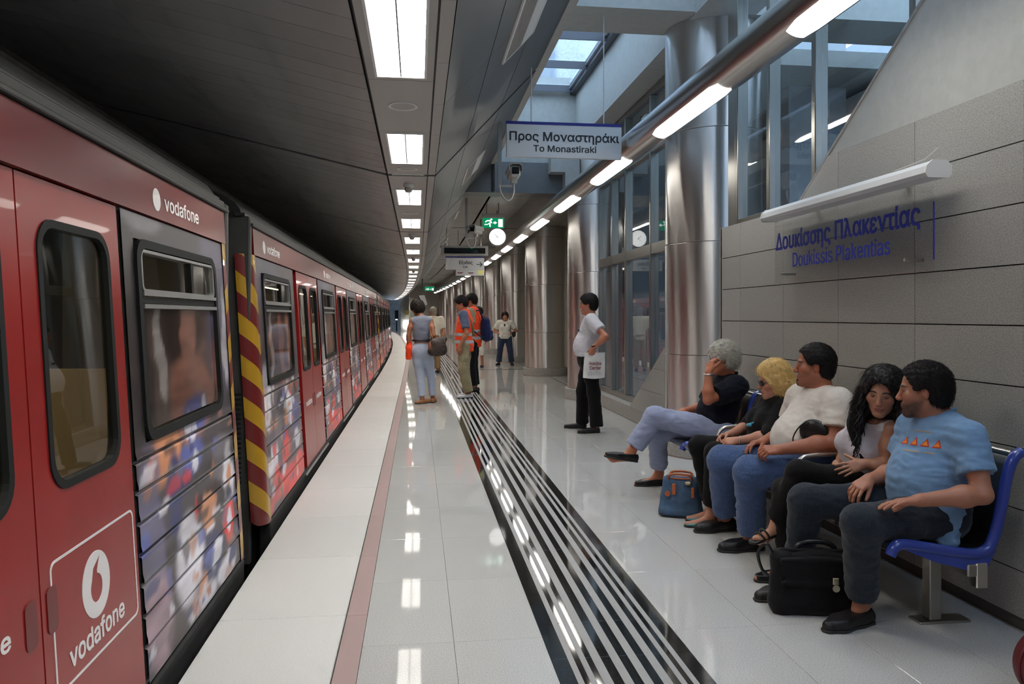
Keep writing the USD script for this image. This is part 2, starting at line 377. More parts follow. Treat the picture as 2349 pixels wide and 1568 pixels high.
# beyond the second column: granite cross wall and plain back wall of the wide part of the platform
wc = struct('wall_cross')
for r in range(13):
    for q in range(8):
        yy = 13.6 + q * .80
        part(wc, 'wall_panel', bx(4.4, 4.43, yy + .003, yy + .797, r * .285 + .002, r * .285 + .283, .003), 'granite_end')
part(None, 'wall_rear', cat([bx(4.45 + bX(y), 4.6 + bX(y), y, y + 2, 0, 4.4) for y in np.arange(13.3, 60, 2.0)]), 'granite_end')
part(None, 'floor_rear', bend(cat([bx(3.1, 4.6, y, y + 1, -.03, 0) for y in np.arange(13.3, 60, 1.0)])), 'granite_floor')

# ------------------------------------------------------------------ daylit stair hall behind the glass
part(None, 'floor_hall', bx(3.25, 9.0, -3, 13.3, -.03, .0), 'granite_floor')
part(None, 'wall_hall', bx(6.6, 6.8, -3, 13.3, 0, 5.6), 'plaster_cool')
part(None, 'wall_hall_end', cat([bx(3.7, 6.6, 13.0, 13.2, 0, 5.0)]), 'plaster_cool')
part(None, 'wall_hall_pier', bx(4.9, 5.7, 9.6, 10.1, 0, 5.2), 'plaster_cool')
part(None, 'beam_hall', bx(5.7, 6.6, 3.0, 13.0, 3.75, 4.35), 'plaster')
part(None, 'ceiling_hall', bx(3.35, 6.6, 8.8, 13.2, 4.5, 4.7), 'plaster')
st = thing('hall_staircase', 'dark stair flight with chrome handrail seen through the upper window', 'staircase', (4.6, 9.0, 0))
for i in range(12):
    part(st, 'step', bx(0, 1.5, -.3 * i - .3, -.3 * i, .17 * i, .17 * i + .17), 'grey_paint')
part(st, 'balustrade', extr(Polygon([(0, .9), (-3.6, 2.9), (-3.6, 2.0), (0, 0)]), .03, ((-.05, 0, 0), (0, 1, 0), (0, 0, 1))), 'dark_paint')
part(st, 'handrail', tube([(-.08, .25, .95), (-.08, 0, 1.0), (-.08, -3.6, 3.05), (-.08, -3.9, 3.05)], .025), 'steel')
part(st, 'newel_post', lathe([(0, 0), (.05, 0), (.05, 2.95), (.02, 3.0), (0, 3.0)], 20, (-.08, -3.4, 0)), 'steel')

# ------------------------------------------------------------------ concrete frame above: long beam over the glass, cross beams, skylights
part(None, 'beam_long', cat([bx(2.74, 3.35, -3, 13.5, 4.45, 5.35)]), 'plaster')
cross = [-3.2, 2.3, 7.62, 13.0]
for y in cross[2:3]: part(None, 'beam_cross', bx(1.2, 6.6, y - .32, y + .34, 4.47, 5.5), 'plaster')
part(None, 'beam_cross', bx(1.2, 6.6, 1.9, 2.55, 4.47, 5.5), 'plaster')
part(None, 'wall_void_end', bx(.6, 4.5, 13.1, 13.5, 4.10, 5.6), 'plaster')
part(None, 'beam_fascia', bx(.6, 4.5, 13.06, 13.5, 3.57, 4.10), 'soffit_panel')
part(None, 'beam_bracket', cat([bx(2.25, 2.75, 12.8, 13.06, 3.90, 4.2), bx(2.50, 2.75, 12.8, 13.06, 3.58, 3.90)]), 'plaster')
part(None, 'wall_void_side', bx(1.20, 1.32, -3, 13.3, 4.05, 5.5), 'plaster')
XS0, XS1 = 1.32, 2.74
for y0, y1 in ((7.96, 13.1), (2.55, 7.3)):
    sk = thing('skylight', 'glazed rooflight with dark steel rails above the platform, %s' % ('beyond the cross beam behind the hanging sign' if y0 > 5 else 'on the near side of the cross beam over the camera'), 'skylight', (2.0, (y0 + y1) / 2, 5.40), kind='structure')
    h = (y1 - y0) / 2
    for x in (XS0 - 2.0 + .05, XS1 - 2.0 - .05):
        part(sk, 'side_rail', bx(x - .05, x + .05, -h, h, -.10, .10, .006), 'steel_skylight')
        part(sk, 'glazing_bead', bx(x - .09, x + .09, -h, h, -.03, -.01, .004), 'zinc')
    for t in np.linspace(-h + .08, h - .08, 5):
        part(sk, 'cross_rail', bx(XS0 - 1.95, XS1 - 2.05, t - .05, t + .05, -.06, .02, .004), 'zinc')
        part(sk, 'cross_cap', bx(XS0 - 1.95, XS1 - 2.05, t - .06, t - .05, -.09, .03, .002), 'steel_skylight')
    tt = np.linspace(-h + .08, h - .08, 5)
    for a, b in zip(tt[:-1], tt[1:]):
        part(sk, 'pane', bx(XS0 - 1.9, XS1 - 2.1, a + .05, b - .05, .03, .04), 'skylight_glass')
# upper concourse seen through the rooflight
uc = thing('concourse_wall', 'pale upper building wall with round pillar seen through the rooflight', 'building', (2.2, 16, 6.5))
part(uc, 'wall', bx(-3.5, 4.5, 3, 3.4, 0, 9), 'plaster_cool')
part(uc, 'pillar', lathe([(0, 0), (.55, 0), (.55, 8), (0, 8)], 40, (1.5, 1.9, 0)), 'zinc', smooth=40)
part(uc, 'floor_slab', bx(-3.5, 4.5, 1.0, 3.0, -.3, 0), 'plaster_cool')

# ------------------------------------------------------------------ ceiling: planks over the track, light strip, sloping soffit
ZC = 2.90
ceil = struct('ceiling')
TH_Y = [7.95 + 5.36 * k for k in range(-2, 13)]           # the wide joints, every second lamp
def zl(x): return ZC + (-.31 - x) * .223
def plank(xa, xb, ya, yb, zf, t=.012, g=.003):
    m = bx(0, 1, ya + g, yb - g, 0, 1); v = np.array(m.vertices)
    lo = v[:, 0] < .5; X = np.where(lo, xa + g, xb - g)
    v[:, 2] = np.where(v[:, 2] > .5, zf(X) + t, zf(X)); v[:, 0] = X; m.vertices = v
    return bend(m)
for i in range(len(TH_Y) - 1):
    ya, yb = TH_Y[i] + .05, TH_Y[i + 1] - .05
    near = yb < 30; N = 18 if near else 6
    w = (yb - ya) / N
    for q in range(N):
        part(ceil, 'ceiling_plank', plank(-1.70, -.317, ya + q * w, ya + q * w + w, zl), 'ceiling_plank')
        if near or q % 2 == 0: part(ceil, 'ceiling_plank', plank(-3.20, -1.70, ya + q * w, ya + q * w + (w if near else 2 * w), zl), 'ceiling_plank')
    yc = TH_Y[i]
    # strip panels: openings at the two lamps of each bay
    lampA, lampB = (yc + .88, yc + 2.10), (yc + 3.53, yc + 4.75)
    for a, b in ((ya, lampA[0] - .06), (lampA[1] + .06, lampB[0] - .06), (lampB[1] + .06, yb)):
        part(ceil, 'strip_panel', bend(bx(-.300, .096, a + .003, b - .003, ZC, ZC + .01)), 'ceiling_strip')
    for a, b in (lampA, lampB):
        part(ceil, 'strip_frame', bend(cat([bx(-.300, -.255, a - .057, b + .057, ZC, ZC + .01), bx(.055, .096, a - .057, b + .057, ZC, ZC + .01),
                                            bx(-.255, .055, a - .057, a, ZC, ZC + .01), bx(-.255, .055, b, b + .057, ZC, ZC + .01)])), 'ceiling_strip')
    # flat margin and sloping soffit panels
    tall = i < 3
    zt, xt = (4.06, 1.255) if tall else (3.62, .82)
    nn = 6 if near else 3
    for q in range(nn):
        w2 = (yb - ya) / nn; a, b = ya + q * w2, ya + (q + 1) * w2
        part(ceil, 'margin_panel', bend(bx(.108, .178, a + .002, b - .002, ZC, ZC + .01)), 'ceiling_strip')
    fs = lambda x: ZC + (x - .18) * (4.06 - ZC) / (1.255 - .18)
    xs = [.181, .50, .86, xt] if tall else [.181, .50, xt]
    for p_, q_ in zip(xs[:-1], xs[1:]):
        nq = 2 if near else 1
        for q in range(nq):
            w2 = (yb - ya) / nq
            part(ceil, 'soffit_panel', plank(p_, q_, ya + q * w2, ya + q * w2 + w2, fs, .012, .0025), 'soffit_panel')
    part(ceil, 'wide_joint', bend(cat([plank(-3.2, -.31, yc - .06, yc + .06, lambda x: zl(x) + .03), bx(-.31, .18, yc - .07, yc + .07, ZC + .03, ZC + .04), plank(.18, xt, yc - .06, yc + .06, lambda x: fs(x) + .03)])) if False else
         cat([plank(-3.2, -.31, yc - .06, yc + .06, lambda x: zl(x) + .03), bend(bx(-.31, .18, yc - .07, yc + .07, ZC + .03, ZC + .04)), plank(.18, xt, yc - .06, yc + .06, lambda x: fs(x) + .03)]), 'seam')
    part(ceil, 'ceiling_backing', cat([plank(-3.2, -.31, yc, yc + 5.36, lambda x: zl(x) + .05), bend(bx(-.31, -.27, yc, yc + 5.36, ZC + .012, ZC + .05)), bend(bx(.07, .18, yc, yc + 5.36, ZC + .012, ZC + .05)),
                                       plank(.18, xt, yc, yc + 5.36, lambda x: fs(x) + .05)]), 'seam')
    # lower flat ceiling over the wide part of the platform, beyond the rooflight
    if TH_Y[i] > 13:
        for q in range(4):
            w2 = (yb - ya) / 4
            for xa, xb in ((.80, 2.05), (2.05, 3.30), (3.30, 4.6)):
                part(ceil, 'ceiling_panel', bend(bx(xa + .004, xb - .004, ya + q * w2 + .004, ya + q * w2 + w2 - .004, 3.60, 3.615)), 'ceiling_flat')
        part(ceil, 'ceiling_slab', bend(bx(.7, 4.7, yc, yc + 5.36, 3.66, 3.8)), 'seam')
part(None, 'ceiling_slab', cat([bend(bx(-4.9, 1.3, y, y + 1.0, 4.4, 4.6)) for y in np.arange(Y0 - 6, 92)] ), 'concrete_dark')
part(None, 'ceiling_tunnel', bend(cat([bx(-4.9, .6, y, y + 1.0, 3.3, 3.6) for y in np.arange(75.5, 92)])), 'concrete_dark')
part(None, 'wall_soffit_back', cat([bend(bx(1.27, 1.31, y, y + 1.0, 3.6, 4.5)) for y in np.arange(13, 60)]), 'concrete_dark')

# ------------------------------------------------------------------ ceiling lights
def ceiling_light(first=None, k=0, y=0):
    far = k >= 9
    label = ('tiny bright ceiling light in the far part of the row, past the ninth one' if far else '%s bright louvred ceiling light in the row over the platform edge' % ordinal(k))
    loc = (bX(y), y, ZC)
    if first is not None: return dup(first, label, loc, bend_a(y), 'ceiling lights over the platform edge')
    t = thing('ceiling_light', label, 'ceiling light', loc, 0, 'ceiling lights over the platform edge')
    x0, x1, L = -.255, .055, 1.22
    part(t, 'light_frame', cat([bx(x0, x0 + .014, -L / 2, L / 2, -.006, .07), bx(x1 - .014, x1, -L / 2, L / 2, -.006, .07), bx(x0, x1, -L / 2, -L / 2 + .014, -.006, .07), bx(x0, x1, L / 2 - .014, L / 2, -.006, .07)]), 'white_paint')
    part(t, 'diffuser', bx(x0 + .014, x1 - .014, -L / 2 + .014, L / 2 - .014, .055, .06), 'lamp_ceiling')
    part(t, 'centre_rib', bx(-.103, -.097, -L / 2 + .014, L / 2 - .014, .0, .05), 'louvre_grey')
    part(t, 'louvre', cat([bx(x0 + .014, x1 - .014, yy - .0015, yy + .0015, .012, .05) for yy in np.linspace(-L / 2 + .06, L / 2 - .06, 14)]), 'louvre_grey', kind='stuff')
    return t
lampY = []
for yc in TH_Y:
    lampY += [yc + 1.49, yc + 4.14]
lampY = [y for y in lampY if .5 < y < 70]
first = ceiling_light(k=0, y=lampY[0])
for k, y in enumerate(lampY[1:]): ceiling_light(first, k + 1, y)
extra = [y for yc in TH_Y[:1] for y in (yc + 1.49,) if y < .5]
dup(first, 'bright louvred ceiling light behind the camera', (0, lampY[0] - 2.70, ZC), 0, 'ceiling lights over the platform edge')

# round ceiling speakers and smoke detectors
sp0 = None
for n_, y in enumerate([5.33, 7.60, 10.85, 16.2]):
    lb = 'round flush ceiling loudspeaker, %s in the light strip' % ordinal(n_)
    if sp0 is None:
        sp0 = thing('ceiling_speaker', lb, 'speaker', (-.10, y, ZC), 0, 'round ceiling speakers')
        part(sp0, 'rim', lathe([(.085, -.004), (.102, -.006), (.104, 0), (.085, 0)], 40), 'white_paint', smooth=40)
        part(sp0, 'grille', lathe([(0, -.003), (.085, -.003), (.085, 0), (0, 0)], 40), 'ceiling_strip', smooth=40)
    else: dup(sp0, lb, (-.10, y, ZC))
sd0 = None
for n_, y in enumerate([8.5, 13.75, 19.1, 24.5]):
    lb = 'white domed smoke detector on the light strip, %s of the row' % ordinal(n_)
    if sd0 is None:
        sd0 = thing('smoke_detector', lb, 'smoke detector', (-.10 + bX(y), y, ZC), 0, 'smoke detectors')
        part(sd0, 'base_plate', lathe([(0, 0), (.055, 0), (.055, -.03), (.04, -.035), (0, -.035)][::-1], 28), 'white_paint', smooth=40)
        part(sd0, 'sensor', lathe([(0, -.035), (.042, -.035), (.045, -.06), (.03, -.085), (0, -.09)][::-1], 28), 'grey_paint', smooth=50)
    else: dup(sd0, lb, (-.10 + bX(y), y, ZC))

# ------------------------------------------------------------------ slim air grilles in the soffit
sl = math.atan2(4.06 - ZC, 1.255 - .18)
gr0 = None
u = np.array((0, 1.0, 0)); v = np.array((math.cos(sl), 0, math.sin(sl))); w = np.cross(u, v); w = w if w[2] < 0 else -w
for n_, y in enumerate((5.22, 10.75, 16.1, 21.4)):
    lb = 'slatted rectangular air grille in the sloping soffit, %s of the row' % ordinal(n_); loc = (.765, y, ZC + (.765 - .18) * math.tan(sl))
    if gr0 is not None: dup(gr0, lb, loc); continue
    t = gr0 = thing('air_grille', lb, 'vent', loc, 0, 'soffit air grilles')
    def slabs(x0, x1, y0, y1, d0, d1):
        """plate on the soffit: x along the slope, y along the platform, from d0 to d1 below it"""
        m = bx(x0, x1, y0, y1, d0, d1); q = np.array(m.vertices); m.vertices = q[:, :1] * v + q[:, 1:2] * u + q[:, 2:3] * w; m.fix_normals(); return m
    hw, hh = .66, .18
    part(t, 'grille_frame', cat([slabs(-hh, -hh + .022, -hw, hw, 0, .014), slabs(hh - .022, hh, -hw, hw, 0, .014), slabs(-hh, hh, -hw, -hw + .025, 0, .014), slabs(-hh, hh, hw - .025, hw, 0, .014)]), 'white_paint')
    part(t, 'backing', slabs(-hh + .02, .03, -hw + .02, hw - .02, .001, .003), 'seam')
    part(t, 'blank_panel', slabs(.03, hh - .02, -hw + .02, hw - .02, .001, .012), 'white_paint')
    for q in range(9): part(t, 'slat', slabs(-hh + .03 + .020 * q, -hh + .040 + .020 * q, -hw + .025, hw - .025, .003, .013), 'ceiling_strip')

# ------------------------------------------------------------------ continuous lamp tube above the wall side
XT, ZT, RT = 2.20, 3.20, .14
tubeY0, tubeY1 = 1.2, 55.0
yy = np.arange(tubeY0, tubeY1 + .01, .8)
rail = thing('lamp_tube', 'long brushed steel lamp tube running above the seats and columns', 'light fitting', (XT, tubeY0, ZT))
part(rail, 'tube', tube(np.stack([bend_x(yy), yy - tubeY0, np.zeros_like(yy)], 1), RT, 40), 'steel_tube', smooth=50)
part(rail, 'end_cap', cyl((0, -.02, 0), (0, 0, 0), RT * 1.02, 32), 'steel_frame', smooth=40)
for y in [2.35, 7.8] + colY[1:]:
    b_ = bX(y)
    part(rail, 'bracket', cat([bx(b_ - .02, b_ + .43, y - tubeY0 - .025, y - tubeY0 + .025, RT - .02, RT + .03)]), 'steel_frame')
def tube_light(y, L=1.5):
    a0, a1 = math.radians(-138), math.radians(-76); n1, n2 = 16, 12
    ys_ = np.linspace(-L / 2, L / 2, n2); an = np.linspace(a0, a1, n1); R = RT + .004
    V, F_ = [], []
    # capsule outline: the ends are rounded in the unrolled sheet
    for t in ys_:
        s_ = abs(t) - (L / 2 - .03); k = 1.0 if s_ <= 0 else math.sqrt(max(1 - (s_ / .03) ** 2, .55))
        mid = (a0 + a1) / 2
        for a in an:
            aa = mid + (a - mid) * k
            V.append((R * math.cos(aa), t, R * math.sin(aa)))
    for i in range(n2 - 1):
        for j in range(n1 - 1):
            q = i * n1 + j; F_ += [(q, q + 1, q + n1 + 1), (q, q + n1 + 1, q + n1)]
    V = np.array(V); ctr = V.copy(); inner = V * np.array([.95, 1, .95])
    return trimesh.Trimesh(V, F_, process=False)
for k in range(21):
    y = 3.42 + 2.52 * k
    lens = tube_light(y); v = np.array(lens.vertices); v[:, 0] += bend_x(v[:, 1] + y); v[:, 1] += y - tubeY0; lens.vertices = v
    part(rail, 'lens', lens, 'lamp_tube', smooth=True, label='bright lens in the underside of the tube' if k == 0 else None)
# ------------------------------------------------------------------ the red train
mat('train_red', (.15, .009, .008), rough=.26, spec=.35, coat=.15, noise=(3, .08))
mat('train_red_door', (.29, .015, .012), rough=.28, spec=.35, coat=.1, noise=(3, .08))
mat('train_print', (.5, .5, .5), rough=.35, tint=True)
mat('train_grey', (.055, .055, .052), rough=.5, noise=(8, .15))
mat('gutter_grey', (.03, .03, .028), rough=.5)
mat('train_roof', (.02, .02, .019), rough=.6, noise=(5, .2))
mat('train_under', (.012, .012, .011), rough=.75, noise=(12, .5))
mat('rubber', (.007, .008, .008), rough=.6, spec=.3)
mat('alu', (.30, .30, .295), rough=.4, metal=.6)
mat('print_white', (.80, .76, .75), rough=.4)
mat('hazard_yellow', (.43, .235, .008), rough=.35, coat=.3)
mat('hazard_red', (.14, .008, .007), rough=.35, coat=.3)
mat('cabin_wall', (.55, .44, .27), rough=.5)
mat('cabin_dark', (.05, .045, .04), rough=.6)
mat('cabin_seat', (.08, .05, .04), rough=.6)
emit('cabin_lamp', (1.0, .84, .55), 11.0)
pane('train_glass', (.66, .66, .62), 1.45)
pane('train_glass_printed', (.30, .27, .27), 1.5)

LC = 15.7
SX = lambda z: -.99 - .06 * z
def shear(m):
    v = np.array(m.vertices); v[:, 0] += SX(v[:, 2]); m.vertices = v; return m
def side(poly, x0, x1):
    """plate on the platform side of a car, from x0 to x1 (0 = flush with the body side, + = towards the platform)"""
    return shear(cat([extr(g, x1 - x0, ((x0, 0, 0), (0, 1, 0), (0, 0, 1))) for g in getattr(poly, 'geoms', [poly])]))
GROOVES = [.21, .325, .44, .555, .67, .785, .90]
def blobs(y, z, seq, base, seed, L):
    c = np.ones(y.shape + (3,)) * np.array(lin(*base))
    wob = meshkit.fbm(np.stack([y * 2.2, z * 7, np.full_like(y, seed * 3.3)], -1), 3, seed) - .5
    for (cy, cz, sy, sz, col, al) in seq:
        d = ((y - cy * L + wob * .16) / (sy)) ** 2 + ((z - cz + wob * .16) / sz) ** 2
        a = al * np.clip(1.9 - 1.5 * d, 0, 1)[..., None]; a = a * a * (3 - 2 * a)
        c = c * (1 - a) + np.array(lin(*col)) * a
    n = meshkit.fbm(np.stack([y * 3.0, z * 16, np.full_like(y, seed + 9.)], -1), 3, seed + 4)
    return np.clip(c * (np.where(z > .95, .42, .85) * (.65 + 1.1 * n))[..., None], 0.003, .95)
SKIN, SKIN2, HAIR, WHT, LAV, NAVY, BLU, REDC, GRY, ORG, DRK = (176, 120, 104), (196, 146, 122), (62, 46, 44), (226, 222, 230), (112, 106, 132), (58, 62, 104), (96, 104, 168), (226, 60, 62), (120, 112, 118), (208, 140, 100), (44, 40, 42)
printA = [(.05, 1.2, .22, .95, (70, 60, 60), 1), (.85, 1.5, .30, .5, LAV, .9), (.15, 1.85, .25, .10, WHT, .4), (.45, 1.45, .30, .32, HAIR, 1), (.50, 1.42, .13, .19, SKIN, 1), (.50, 1.08, .36, .22, SKIN, 1), (.25, 1.30, .07, .26, (210, 200, 196), .7),
          (.52, .98, .22, .10, BLU, .9), (.60, 1.00, .05, .05, WHT, .9), (.44, .95, .06, .05, WHT, .8), (.80, 1.15, .12, .26, SKIN, .7), (.95, 1.32, .06, .28, WHT, .9), (.22, .86, .22, .10, ORG, .9), (.46, .80, .20, .08, BLU, .9), (.50, .78, .06, .05, WHT, .9), (.28, .68, .10, .18, NAVY, .9),
          (.08, .55, .16, .40, LAV, .8), (.82, .72, .20, .12, GRY, .9), (.90, .60, .12, .16, WHT, .8), (.62, .52, .14, .10, ORG, .9), (.40, .38, .22, .20, WHT, .85), (.70, .62, .16, .05, HAIR, .8), (.84, .33, .12, .10, REDC, .95), (.85, .34, .05, .05, WHT, 1), (.62, .24, .20, .14, NAVY, .9), (.50, .12, .26, .06, WHT, .8), (.80, .14, .2, .06, WHT, .9), (.10, .25, .2, .2, (170, 140, 150), .8), (.25, .14, .16, .08, HAIR, .6)]
printB = [(.3, 1.7, .5, .25, LAV, .8), (.5, 1.25, .10, .45, SKIN, .9), (.25, 1.2, .07, .36, (214, 200, 200), .8), (.7, 1.35, .09, .36, SKIN2, .8), (.85, 1.0, .12, .26, HAIR, .8), (.1, .9, .16, .26, WHT, .8), (.45, .78, .22, .14, DRK, .6), (.62, .70, .14, .16, WHT, .9), (.3, .58, .16, .16, GRY, .9),
          (.80, .62, .16, .14, BLU, .6), (.15, .40, .22, .12, WHT, .8), (.5, .42, .2, .10, REDC, .8), (.8, .40, .18, .08, WHT, .8), (.3, .30, .3, .08, REDC, .9), (.6, .17, .9, .11, REDC, 1), (.4, .30, .10, .05, WHT, .9)]
def scatter(seq, seed, n=70):
    r = np.random.default_rng(seed); pal = [SKIN, SKIN2, WHT, WHT, NAVY, BLU, REDC, GRY, ORG, DRK, HAIR, LAV]
    return seq + [(r.uniform(0, 1), r.uniform(.1, .95), r.uniform(.03, .10), r.uniform(.015, .055), pal[r.integers(len(pal))], r.uniform(.5, .95)) for _ in range(n)]
def printed(y0, y1, z0, z1, seq, base, seed, org, L, step=.022, lift=0.0):
    """outer sheet of a printed wall panel, corrugated below the window line; colours are the print"""
    ny = max(3, int((y1 - y0) / step)); zz = list(np.linspace(z0, z1, max(3, int((z1 - z0) / step))))
    for g in GROOVES:
        if z0 < g - .02 and g + .02 < z1: zz += [g - .010, g - .006, g + .006, g + .010]
    zz = np.array(sorted(zz)); yy = np.linspace(y0, y1, ny)
    Yg, Zg = np.meshgrid(yy, zz, indexing='ij')
    X = np.full_like(Yg, lift)
    for g in GROOVES: X -= .011 * (np.abs(Zg - g) < .0085)
    for g in GROOVES: X += .004 * (np.abs(Zg - g - .02) < .012)
    col = blobs(Yg - org, Zg, seq, base, seed, L)
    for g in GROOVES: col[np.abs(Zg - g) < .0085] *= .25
    v = np.stack([X + SX(Zg), Yg, Zg], -1).reshape(-1, 3); nz = len(zz)
    i, j = np.meshgrid(np.arange(ny - 1), np.arange(nz - 1), indexing='ij')
    q = np.stack([i * nz + j, (i + 1) * nz + j, (i + 1) * nz + j + 1, i * nz + j + 1], -1).reshape(-1, 4)
    return trimesh.Trimesh(v, np.vstack([q[:, [0, 1, 2]], q[:, [0, 2, 3]]]), process=False), col.reshape(-1, 3)

DOORS = [1.95, 5.40, 8.90, 12.60]; DW = .725
WINS = [.36, 3.75, 7.15, 10.72, 14.20]; WW = 1.13
printA = scatter(printA, 5); printB = scatter(printB, 8, 60)
def build_car(label, y0, near=False, cat_='train car'):
    t = thing('train_car', label, cat_, (bX(y0), y0, 0), bend_a(y0))
    P = lambda n, m, mt, par=t, **k: part(par, n, m, mt, **k)
    # backing side wall (dark), with openings for windows and doors
    holes = [sbox(w, .97, w + WW, 1.74) for w in WINS] + [sbox(d - .2, .02, d + 2 * DW, 1.86) for d in DOORS]
    wallp = sbox(.12, .07, LC - .12, 1.90)
    for h in holes: wallp = wallp.difference(h)
    for g in getattr(wallp, 'geoms', [wallp]): P('body_side', side(g, -.06, -.013), 'train_grey')
    P('cantrail', side(sbox(.10, 1.86, LC - .10, 2.04), -.06, .012), 'train_red')
    P('gutter', shear(cat([bx(-.06, .03, .04, LC - .04, 2.045, 2.065, .004), bx(-.05, .005, .04, LC - .04, 2.065, 2.11, .004), bx(-.09, -.02, .04, LC - .04, 2.11, 2.135, .004)])), 'gutter_grey')
    # roof: a low arch
    a = np.linspace(0, PI, 25); rx = -2.46 + 1.30 * np.cos(a); rz = 2.10 + .30 * np.sin(a) ** .8
    P('roof', extr(Polygon(list(zip(rx, rz)) + [(-3.7, 2.0), (-1.2, 2.0)]), LC - .1, ((0, LC - .05, 0), (1, 0, 0), (0, 0, 1))), 'train_roof', smooth=40)
    # skirt and underframe
    P('skirt', cat([bx(-1.06, -.985, .1, LC - .1, -.30, .062, .01)]), 'train_under')
    P('underframe', bx(-3.8, -1.1, .2, LC - .2, -.75, .05), 'train_under')
    for d in DOORS: P('sill_rail', bx(-.992, -.972, d - .22, d + 2 * DW + .02, .028, .05, .004), 'alu')
    for yb in (2.6, LC - 2.6):
        P('bogie', cat([bx(-1.5, -1.15, yb - 1.2, yb + 1.2, -.85, -.45, .04)] + [cyl((-1.82, yb + q, -.62), (-1.69, yb + q, -.62), .38, 28) for q in (-.95, .95)]), 'train_under')
    # far side of the body and the cabin seen through the panes
    P('far_side', cat([bx(-3.80, -3.74, .1, LC - .1, .07, .95), bx(-3.80, -3.74, .1, LC - .1, 1.75, 2.1)] + [bx(-3.8, -3.74, w - .9, w - .05, .9, 1.8) for w in WINS[1:]]), 'cabin_wall')
    P('cabin_floor', bx(-3.75, -1.12, .1, LC - .1, .06, .09), 'cabin_dark')
    P('cabin_ceiling', bx(-3.75, -1.2, .1, LC - .1, 2.02, 2.05), 'cabin_wall')
    P('cabin_lamp', cat([bx(x - .05, x + .05, .4, LC - .4, 1.99, 2.015) for x in (-2.0, -2.9)]), 'cabin_lamp')
    for d in DOORS:
        for s_ in (-.25, 2 * DW + .06): P('partition', bx(-1.75, -1.16, d + s_, d + s_ + .03, .09, 1.25), 'cabin_wall')
        P('grab_pole', cyl((-1.8, d + .7, .09), (-1.8, d + .7, 2.0), .018, 12), 'alu')
    for w in WINS:
        for s_ in (.1, .78): P('seat_bench', bx(-1.75, -1.2, w + s_, w + s_ + .25, .09, .92, .03), 'cabin_seat')
    # window units
    for n, w in enumerate(WINS):
        wn = UsdGeom.Xform.Define(stage, str(t.GetPath()) + '/' + numbered(t.GetPath(), 'window')).GetPrim()
        o = rrect(w - .02, w + WW + .02, .955, 1.755, .09); i_ = rrect(w + .018, w + WW - .018, .99, 1.72, .07)
        P('gasket', side(o.difference(i_), -.02, .012), 'rubber', wn)
        P('transom', side(sbox(w + .025, 1.480, w + WW - .025, 1.497).union(sbox(w + .025, 1.530, w + WW - .025, 1.547)), -.01, .016), 'alu', wn)
        P('vent_frame', side(rrect(w + .03, w + WW - .03, 1.545, 1.715, .03).difference(rrect(w + .045, w + WW - .045, 1.557, 1.703, .02)), -.012, .010), 'alu', wn)
        P('vent_divider', side(sbox(w + .70, 1.545, w + .735, 1.70), -.012, .008), 'rubber', wn)
        P('vent_pane', side(sbox(w + .05, 1.55, w + WW - .05, 1.70), -.012, -.008), 'train_glass', wn)
        P('rubber_gap', side(sbox(w + .03, 1.50, w + WW - .03, 1.525), -.012, .004), 'rubber', wn)
        pr, colr = printed(w + .03, w + WW - .03, 1.0, 1.478, (printA if (near and n == 4) else printB), (112, 92, 88), n + (1 if near else 20), w - .17, 1.65, lift=-.006)
        P('printed_pane', pr, 'train_print_glass', wn, col=colr * .9)
    # printed wall panels round the windows
    for n, w in enumerate(WINS):
        a0 = .14 if n == 0 else DOORS[n - 1] + 2 * DW + .02; a1 = LC - .14 if n == 4 else DOORS[n] - .21
        sq, base = (printA, (78, 70, 76)) if (near and n in (3, 4)) else (printB, (104, 92, 98))
        for (p0, p1, q0, q1) in ((a0, a1, .075, .957), (a0, w - .018, .957, 1.853), (w + WW + .018, a1, .957, 1.853), (w - .018, w + WW + .018, 1.753, 1.853)):
            pr, colr = printed(p0, p1, q0, q1, sq, base, n + (1 if near else 20), a0, a1 - a0, step=.02 if near else .03)
            P('printed_panel', pr, 'train_print', col=colr, smooth=True)
